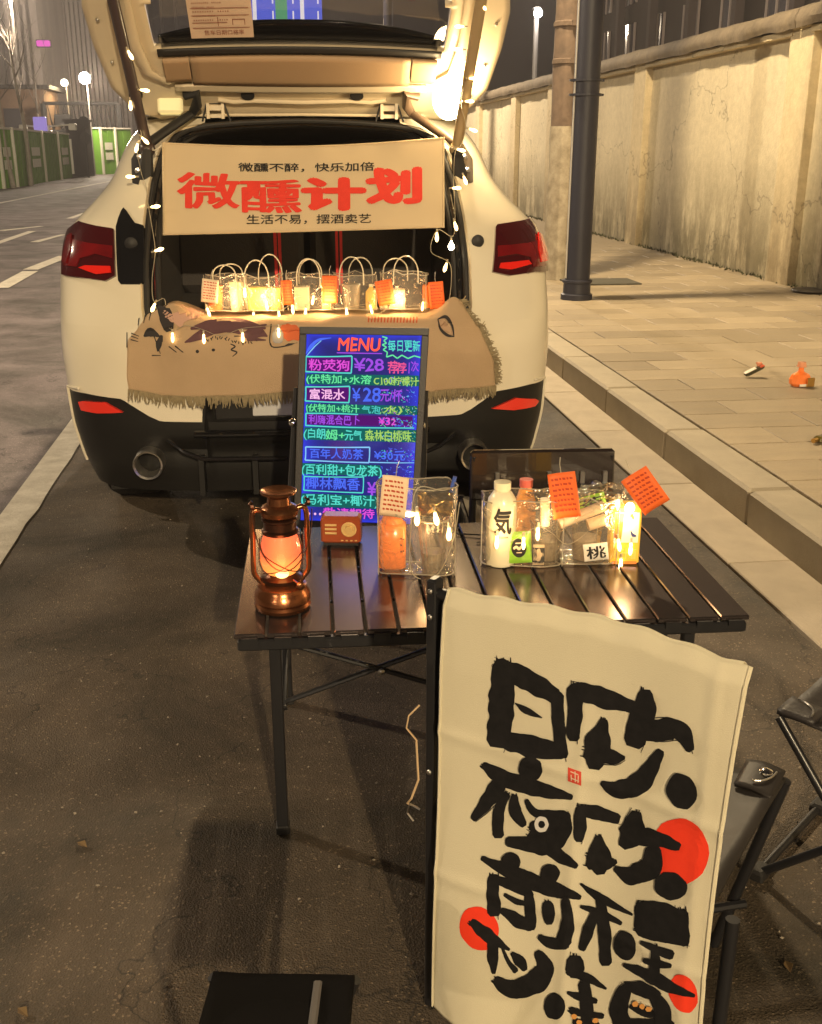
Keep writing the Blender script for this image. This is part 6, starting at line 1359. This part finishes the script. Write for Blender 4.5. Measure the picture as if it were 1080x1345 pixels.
for i, (a, b) in enumerate(zip(E4, E4[1:])): hoarding(a, b, 2.7, ['pale lit green hoarding panel just right of the dark kiosk', 'lit green hoarding panel behind the small warning sign', 'lit green hoarding panel with a white notice near the car', 'far green hoarding panel partly hidden by the car'][i], i in (0, 2))
m_bark = M_('limed_trunk', (.34, .31, .26), .85, col2=(.2, .18, .15), scale=6); m_twig = M_('bare_twig', (.13, .11, .095), .85)
def bare_tree(label, p, h, lean=0, seed=1, n0=9, white=True, grp='bare street trees across the road'):
    rs = random.Random(seed); t = thing('bare_tree', label, 'tree', p, 0, grp)
    g = G(); P = [(lean * z + .05 * math.sin(z * 1.3 + seed), .04 * math.sin(z + seed), z) for z in [h * i / 8 for i in range(9)]]
    g.tube(P, [.11 - .085 * i / 8 for i in range(9)], 8); g.build('trunk', m_bark if white else m_twig, t, smooth=True)
    g = G(); g2 = G()
    def br(gg, p, d, l, r, k):
        q = [p]; 
        for i in range(3): d = (d + Vector((rs.uniform(-.2, .2), rs.uniform(-.2, .2), .12))).normalized(); q.append(q[-1] + d * l / 3)
        gg.tube(q, [r, r * .8, r * .6, r * .35], 5, cap=False)
        if k: 
            for i in range(3): br(gg, q[rs.choice((1, 2, 3))], (d + Vector((rs.uniform(-.9, .9), rs.uniform(-.9, .9), rs.uniform(-.1, .5)))).normalized(), l * .62, r * .5, k - 1)
    for i in range(n0):
        z = h * rs.uniform(.42, .98); a = rs.uniform(0, 6.3); br(g, Vector((lean * z, 0, z)), Vector((math.cos(a), math.sin(a), rs.uniform(.7, 1.2))).normalized(), h * rs.uniform(.16, .26), .028, 2)
    g.build('crown', m_twig, t); return t
bare_tree('nearest bare white-trunked tree across the road by the green hoardings', xy(18, 247), 6.4, -.07, 3)
bare_tree('second bare white-trunked tree across the road, in front of the hoardings', xy(43, 244), 6.2, -.05, 5)
bare_tree('bare tree at the far left edge of the picture', xy(-22, 249), 7.2, .02, 8)
bare_tree('small far bare tree behind the second hoarding row', xy(66, 236) + Vector((-3, 14, 0)), 8, .0, 12, 8, False)
for i, (px, py, s_) in enumerate(((5, 236, 21), (26, 236, 25))): bare_tree(['tall dim bare tree behind the hoardings at the far left', 'tall dim bare tree behind the second hoarding panel'][i], xy(px, py) + Vector((-4, 8, 0)), 8.5, 0, s_, 10, False, 'dim bare trees behind the hoardings')
# low structure and street furniture behind the hoardings
t = thing('site_cabin', 'low brown brick site building behind the green hoardings', 'building', xy(20, 228) + Vector((-6, 4, 0))); g = G(); g.box((0, 0, 2.6), (16, 5, 5.2)); g.build('wall', M_('brown_brick', (.22, .14, .09), .9, col2=(.16, .10, .07), scale=3), t); g = G(); g.box((0, 0, 5.3), (17, 6, .25)); g.build('roof', m_dk, t)
for i in range(5): g = G(); g.box((-6 + i * 3, -2.52, 3.4), (1.2, .08, 1.2)); g.build('window', M_('pane_dim', (.05, .05, .06), .2), t)
m_lampe = E_('far_lamp', (1, .86, .6), 14); m_lampw = E_('far_lamp_white', (1, .9, .78), 90)
def far_lamp(px, py, base_py, r, lb, mt, arm=1, power=0, xshift=0, col=WARMW):
    B = xy(px, base_py); t = thing('street_lamp', lb, 'street lamp', B, R(-7)); D = B.y; top = Wy(px, py, D); h = top.z
    g = G(); g.tube([(0, .2, 0), (0, .2, h * .6), (0, .2, h + r * .8)], [.06, .05, .04], 8); g.build('pole', m_grey, t, smooth=True)
    g = G(); g.box((0, .2, h + r * .8), (r * .8, r * 1.2, .08), bev=.03); g.build('hood', m_grey, t)
    g = G(); g.sphere((0, -.15, h), r, 10); g.build('globe', mt, t, smooth=True)
    if power: lamp('street_light', (top.x, top.y - .8, h - .2), power, col, .5)
    return t
m_grey = M_('galvanised_pole', (.16, .15, .14), .6)
far_lamp(124, 103, 229.5, .34, 'brightest distant street lamp glowing above the green hoardings', m_lampw, power=3200)
far_lamp(97, 109, 226, .24, 'smaller yellow distant street lamp left of the brightest one', m_lampe, power=900, col=(1, .75, .4))
far_lamp(2, 40, 243, .34, 'bright street lamp cut by the left edge of the picture', m_lampw, power=1200)
far_lamp(149, 180, 222, .25, 'tiny far street lamp just left of the car', m_lampe); far_lamp(165, 184, 221, .22, 'tiniest far street lamp touching the car\'s pillar', m_lampe)
B = xy(70, 233); t = thing('camera_mast', 'white mast with side arms and boxes behind the hoardings', 'mast', B, R(-7)); h = Wy(70, 165, B.y).z
g = G(); g.tube([(0, 0, 0), (0, 0, h)], .09, 8); g.build('pole', m_post, t)
for dx, hh in ((-1.3, 0), (1.3, .05), (0, -.3)): g = G(); g.tube([(0, 0, h + hh - .1), (dx, 0, h + hh)], .05, 6); g.box((dx * 1.05, 0, h + hh - .12), (.4, .3, .35), bev=.04); g.build('arm', m_post, t)
g = G(); g.box((-.35, -.2, h + .05), (.7, .2, .8), bev=.04); g.build('screen', M_('violet_screen', (.2, .15, .4), .4, emit=(.32, .24, .7), es=.7), t)
B = xy(117, 233.5); t = thing('traffic_sign', 'small dark warning sign seen from behind beside the road', 'traffic sign', B, R(-7)); g = G(); g.tube([(0, 0, 0), (0, 0, 2.9)], .04, 8); g.build('pole', m_dk, t)
for z in (2.1, 2.9): g = G(); g.lathe([(.0001, 0), (.30, 0), (.30, .03), (.0001, .03)], (0, 0, z), 16, M=Matrix.Rotation(R(90), 4, 'X')); g.build('disc', m_dk, t)
B = xy(112, 229.8); t = thing('work_light', 'bright work light standing on the ground by the hoardings', 'lamp', B); g = G(); g.lathe([(.34, 0), (.32, .4), (.1, 1.1), (.0001, 1.15)], n=12); g.build('shade', E_('work_glow', (1, .97, .7), 9), t, smooth=True); g = G(); g.box((0, 0, .02), (.9, .9, .04)); g.build('base', m_dk, t)
A = Wy(62, 190, 75); Bq = xy(150, 226) + Vector((2, 0, 0)); zt = Wy(100, 136, A.y).z
t = thing('gantry', 'dark steel lattice gantry crossing the road ahead', 'gantry', (A.x, A.y, 0)); W_ = Wy(156, 140, A.y).x - A.x; W_ = abs(W_)
g = G(); g.tube([(0, 0, zt), (W_, 0, zt)], .12, 6); g.tube([(0, 0, zt - 1.7), (W_, 0, zt - 1.7)], .12, 6); g.build('chord', m_dk, t)
for i in range(9): g = G(); x = W_ * i / 9; g.tube([(x, 0, zt - 1.7), (x + W_ / 18, 0, zt), (x + W_ / 9, 0, zt - 1.7)], .07, 5); g.build('lattice', m_dk, t)
for x in (0, W_): g = G(); g.tube([(x, 0, 0), (x, 0, zt)], .18, 8); g.build('leg', m_dk, t)
g = G(); g.box((W_ * .25, -.3, zt - 1.0), (1.0, .2, .7), bev=.05); g.build('sign_back', m_dk, t)
for i, (px, py) in enumerate(((100, 226), (150, 222), (160, 221))):
    B = xy(px, py); t = thing('pedestrian', 'distant person in dark clothes beside the road', 'person', B, 0, 'distant people by the hoardings') if False else None

# blue lane sign seen through the rear window
A = Wy(372, 13, 42); t = thing('lane_sign', 'blue road sign with white turning arrows seen through the rear window', 'road sign', (A.x, A.y, 0), R(-4))
w = 86 / 1400 * 45; hh = 3.2; z0 = Wy(372, 28, 42).z
m_blue = M_('sign_blue_glow', (.015, .04, .35), .5, emit=(.05, .12, .95), es=.85); m_sw = M_('sign_white_glow', (.8, .8, .8), .5, emit=(.8, .85, 1), es=.8); m_sg = M_('sign_green_glow', (.02, .3, .13), .5, emit=(.03, .4, .2), es=.6)  # brightness of the sign colours painted in by emission
g = G(); g.box((0, 0, z0 + hh / 2), (w, .08, hh)); pl = g.build('panel', m_blue, t)
g = G(); g.box((-.06, -.05, z0 + hh / 2), (w * .15, .02, hh)); g.build('stripe', m_sg, pl)
g = G()
for k, cx in enumerate((-w * .31, w * .30)):
    g.box((cx - .15, -.06, z0 + .55), (.14, .02, 1.1)); g.box((cx + .10, -.06, z0 + 1.1), (.62, .02, .14)); g.add([(cx + .35, -.07, z0 + .82), (cx + .75, -.07, z0 + 1.1), (cx + .35, -.07, z0 + 1.38)], [(0, 1, 2)])
g.build('arrow', m_sw, pl)
g = G()
for cx in (-w * .48, -w * .13, w * .13, w * .45):
    for k in range(6): g.box((cx, -.06, z0 + .2 + k * .5), (.05, .02, .26))
g.build('lane_dash', m_sw, pl)
for x in (-1, 1): g = G(); g.tube([(x, .1, 0), (x, .1, z0 + 2)], .09, 8); g.build('post', m_grey, t)

# towers
def tower_mat(name, c1, c2, sx, sz=0, es=0):
    m = M_(name, c1, .7); nt = m.node_tree; b = nt.nodes['Principled BSDF']; L = nt.links.new; tc = [n for n in nt.nodes if n.type == 'TEX_COORD'][0]
    n = nt.nodes.new('ShaderNodeTexNoise'); n.inputs['Scale'].default_value = 1; mp = nt.nodes.new('ShaderNodeMapping'); mp.inputs['Scale'].default_value = (sx, sx, .02); L(tc.outputs['Object'], mp.inputs[0]); L(mp.outputs[0], n.inputs[0])
    r = nt.nodes.new('ShaderNodeValToRGB'); r.color_ramp.elements[0].position = .4; r.color_ramp.elements[1].position = .62; r.color_ramp.elements[0].color = (*c1, 1); r.color_ramp.elements[1].color = (*c2, 1)
    L(n.outputs[0], r.inputs[0]); L(r.outputs[0], b.inputs['Base Color']); return m
mt1 = tower_mat('tower_lilac', (.30, .25, .29), (.44, .38, .40), .5); mt2 = tower_mat('tower_dark', (.12, .10, .13), (.18, .15, .18), .4); mt3 = tower_mat('tower_pier', (.40, .36, .36), (.52, .47, .45), .3)
m_fin = M_('tower_fin', (.50, .45, .45), .6); m_wind = M_('tower_glass', (.10, .09, .12), .3)
def tower(lb, px0, px1, D, h, mt, fins=8, fin=.5, rot=0):
    a, b = Wy(px0, 195, D), Wy(px1, 195, D); w = b.x - a.x; t = thing('tower_block', lb, 'tower', ((a.x + b.x) / 2, D, 0), rot)
    g = G(); g.box((0, 12, h / 2), (w, 24, h)); g.build('wall', mt, t)
    for i in range(fins + 1): g = G(); x = -w / 2 + w * i / fins; g.box((x, -.5, h / 2), (fin, 1.2, h)); g.build('fin', m_fin, t)
    g = G(); nf = int(h / 3.4)
    for k in range(nf):
        for i in range(fins): g.box((-w / 2 + w * (i + .5) / fins, -.04, 3 + k * 3.4), (w / fins * .6, .16, 1.6))
    o = g.build('window', m_wind, t); o['kind'] = 'stuff'
    return t
tower('wide lilac-grey tower with fine vertical fins behind the brightest lamp', 84, 176, 150, 95, mt1, 16, .35)
tower('pale tower with thick vertical piers at the left of the picture', 36, 62, 130, 90, mt3, 3, 1.1)
tower('dark tower standing between two paler towers', 60, 74, 140, 92, mt2, 3, .3)
tower('grey tower with a lit magenta sign, second pale pier from the left', 62, 88, 175, 110, mt3, 4, 1.2)
tower('leftmost dark tower behind the bare trees', -60, 40, 165, 100, mt2, 8, 1.0)
tower('far wide dark tower rising behind the car', 170, 420, 230, 60, mt2, 14, .5)
A = Wy(57, 57, 128); t = thing('neon_sign', 'blurred magenta neon sign high on the towers', 'neon sign', A); g = G(); g.box((0, 0, 0), (1.4, .3, .6), bev=.1); g.build('glow_panel', E_('magenta_neon', (.9, .08, .6), 1.0), t)
g = G(); g.box((0, .2, 0), (1.6, .15, .8), bev=.05); g.build('backing', m_dk, t)

# behind the wall: a dark block of flats, dim trees, a white lamp
m_flat = M_('flat_wall', (.085, .065, .055), .85, col2=(.06, .048, .04), scale=.4)
t = thing('apartment_block', 'dark apartment block with pale vertical window frames beyond the cream wall', 'building', (19, 34, 0)); g = G(); g.box((4, 0, 14), (10, 60, 28)); g.build('wall', m_flat, t)
m_wf = M_('window_frame_pale', (.5, .42, .38), .6); m_pane = M_('pane_dark', (.05, .05, .07), .1, coat=1)
for k in range(5):
    for i in range(14):
        y = -28 + i * 4.2; z = 2.2 + k * 3.1; g = G(); g.box((-1.03, y, z + 1), (.08, 1.7, 2.2)); pn_ = g.build('window', m_pane, t)
        g = G(); 
        for dy in (-.85, 0, .85): g.box((-1.08, y + dy, z + 1), (.1, .09, 2.2))
        g.build('frame', m_wf, pn_)
for i in range(12): g = G(); g.box((-1.4, -26 + i * 4.9, 8), (.35, .4, 16)); g.build('pilaster', M_('flat_pier', (.12, .095, .085), .8) if i == 0 else bpy.data.materials['flat_pier'], t)
B = Vector((8.2, 34, 0)); A = Wx(705, 18, 8.2); 
t = thing('street_lamp', 'white street lamp shining beyond the wall above the concrete pole', 'street lamp', (A.x, A.y, 0)); g = G(); g.tube([(0, 0, 0), (0, 0, A.z + .2)], .08, 8); g.build('pole', m_grey, t); g = G(); g.sphere((0, -.2, A.z), .13, 10); g.build('globe', E_('cold_lamp', (1, .93, .88), 120), t, smooth=True); g = G(); g.box((0, .05, A.z + .16), (.2, .4, .05), bev=.02); g.build('hood', m_grey, t)
lamp('street_light', (A.x, A.y - .6, A.z), 140, (1, .9, .82), .2)
m_fol = M_('night_foliage', (.030, .034, .016), .9, col2=(.045, .04, .02), scale=3, spec=.1)
def bushy(label, p, h, rw, seed, n=2600):
    rs = random.Random(seed); t = thing('leafy_tree', label, 'tree', p, 0, 'dim trees beyond the wall'); g = G(); g.tube([(0, 0, 0), (.1, 0, h * .4), (0, .1, h * .75)], [.16, .12, .05], 8); g.build('trunk', m_twig, t, smooth=True)
    g = G(); cs = [Vector((rs.gauss(0, rw * .5), rs.gauss(0, rw * .5), h * rs.uniform(.45, .95))) for _ in range(14)]
    for i in range(n):
        c = rs.choice(cs); p_ = c + Vector((rs.gauss(0, .5), rs.gauss(0, .5), rs.gauss(0, .45))); a = Vector((rs.uniform(-1, 1), rs.uniform(-1, 1), rs.uniform(-1, 1))).normalized() * .09; b_ = a.cross(Vector((rs.uniform(-1, 1), rs.uniform(-1, 1), 1))).normalized() * .05
        g.add([p_ - a, p_ + b_, p_ + a, p_ - b_], [(0, 1, 2, 3)])
    g.build('crown', m_fol, t); return t
# young street tree by the wall, out of the picture: its trunk shades the wall
bare_tree('young bare street tree on the pavement beside the wall, right of the picture', Vector((4.45, 8.1, KH)), 4.6, .01, 77, 7, True, 'bare trees on the pavement')
bare_tree('bare street tree in a pavement pit behind the viewer', Vector((3.3, -2.6, KH)), 5.6, .02, 78, 9, True, 'bare trees on the pavement')
# tree pit patch by the lamp post
g = G(); pp = Wz(788, 371, KH); g.box((pp.x, pp.y, KH + .006), (.75, .5, .016)); g.build('tree_pit', m_soil, pavement)
p = Wz(1065, 384, KH); g = G(); g.lathe([(.16, 0), (.19, .02), (.18, .03), (.0001, .032)], (0, 0, 0), 20); o = g.build('drain_cover', M_('cover_iron', (.05, .04, .03), .5)); o.location = (p.x, p.y, KH + .002); tag(o, 'small dark round drain cover on the pavement by the wall', 'drain cover')

# lamps added out of sight up the road to brighten the towers and carriageway
for (x, y, h, p) in ((-22, 105, 14, 8000), (-2, 120, 14, 9000), (-40, 95, 14, 4000)):
    t = thing('street_lamp', 'added far road lamp %s' % ('hidden behind the hoardings' if x == -22 else 'ahead, hidden behind the car' if x > -10 else 'far left beyond the bare trees'), 'street lamp', (x, y, 0)); g = G(); g.tube([(0, 0, 0), (0, 0, h)], .12, 8); g.build('pole', m_grey, t); g = G(); g.box((0, -.6, h + .1), (.5, 1.4, .18), bev=.05); g.build('hood', m_grey, t)
    lamp('street_light', (x, y - .8, h - .4), p, WARMW, .6)

# ---------------------------------------------------------------- night haze: one even closed box round the place
g = G(); g.box((-20, 130, 60), (400, 420, 122)); hz = g.build('haze', bpy.data.materials.new('night_haze')); hz['kind'] = 'stuff'; hz['label'] = 'thin even night haze filling the street'
hm = hz.data.materials[0]; hm.use_nodes = True; hn = hm.node_tree; hn.nodes.clear(); ho = hn.nodes.new('ShaderNodeOutputMaterial'); pv = hn.nodes.new('ShaderNodeVolumePrincipled')
pv.inputs['Color'].default_value = (.85, .80, .82, 1); pv.inputs['Density'].default_value = .0019; pv.inputs['Anisotropy'].default_value = .4; hn.links.new(pv.outputs[0], ho.inputs['Volume'])
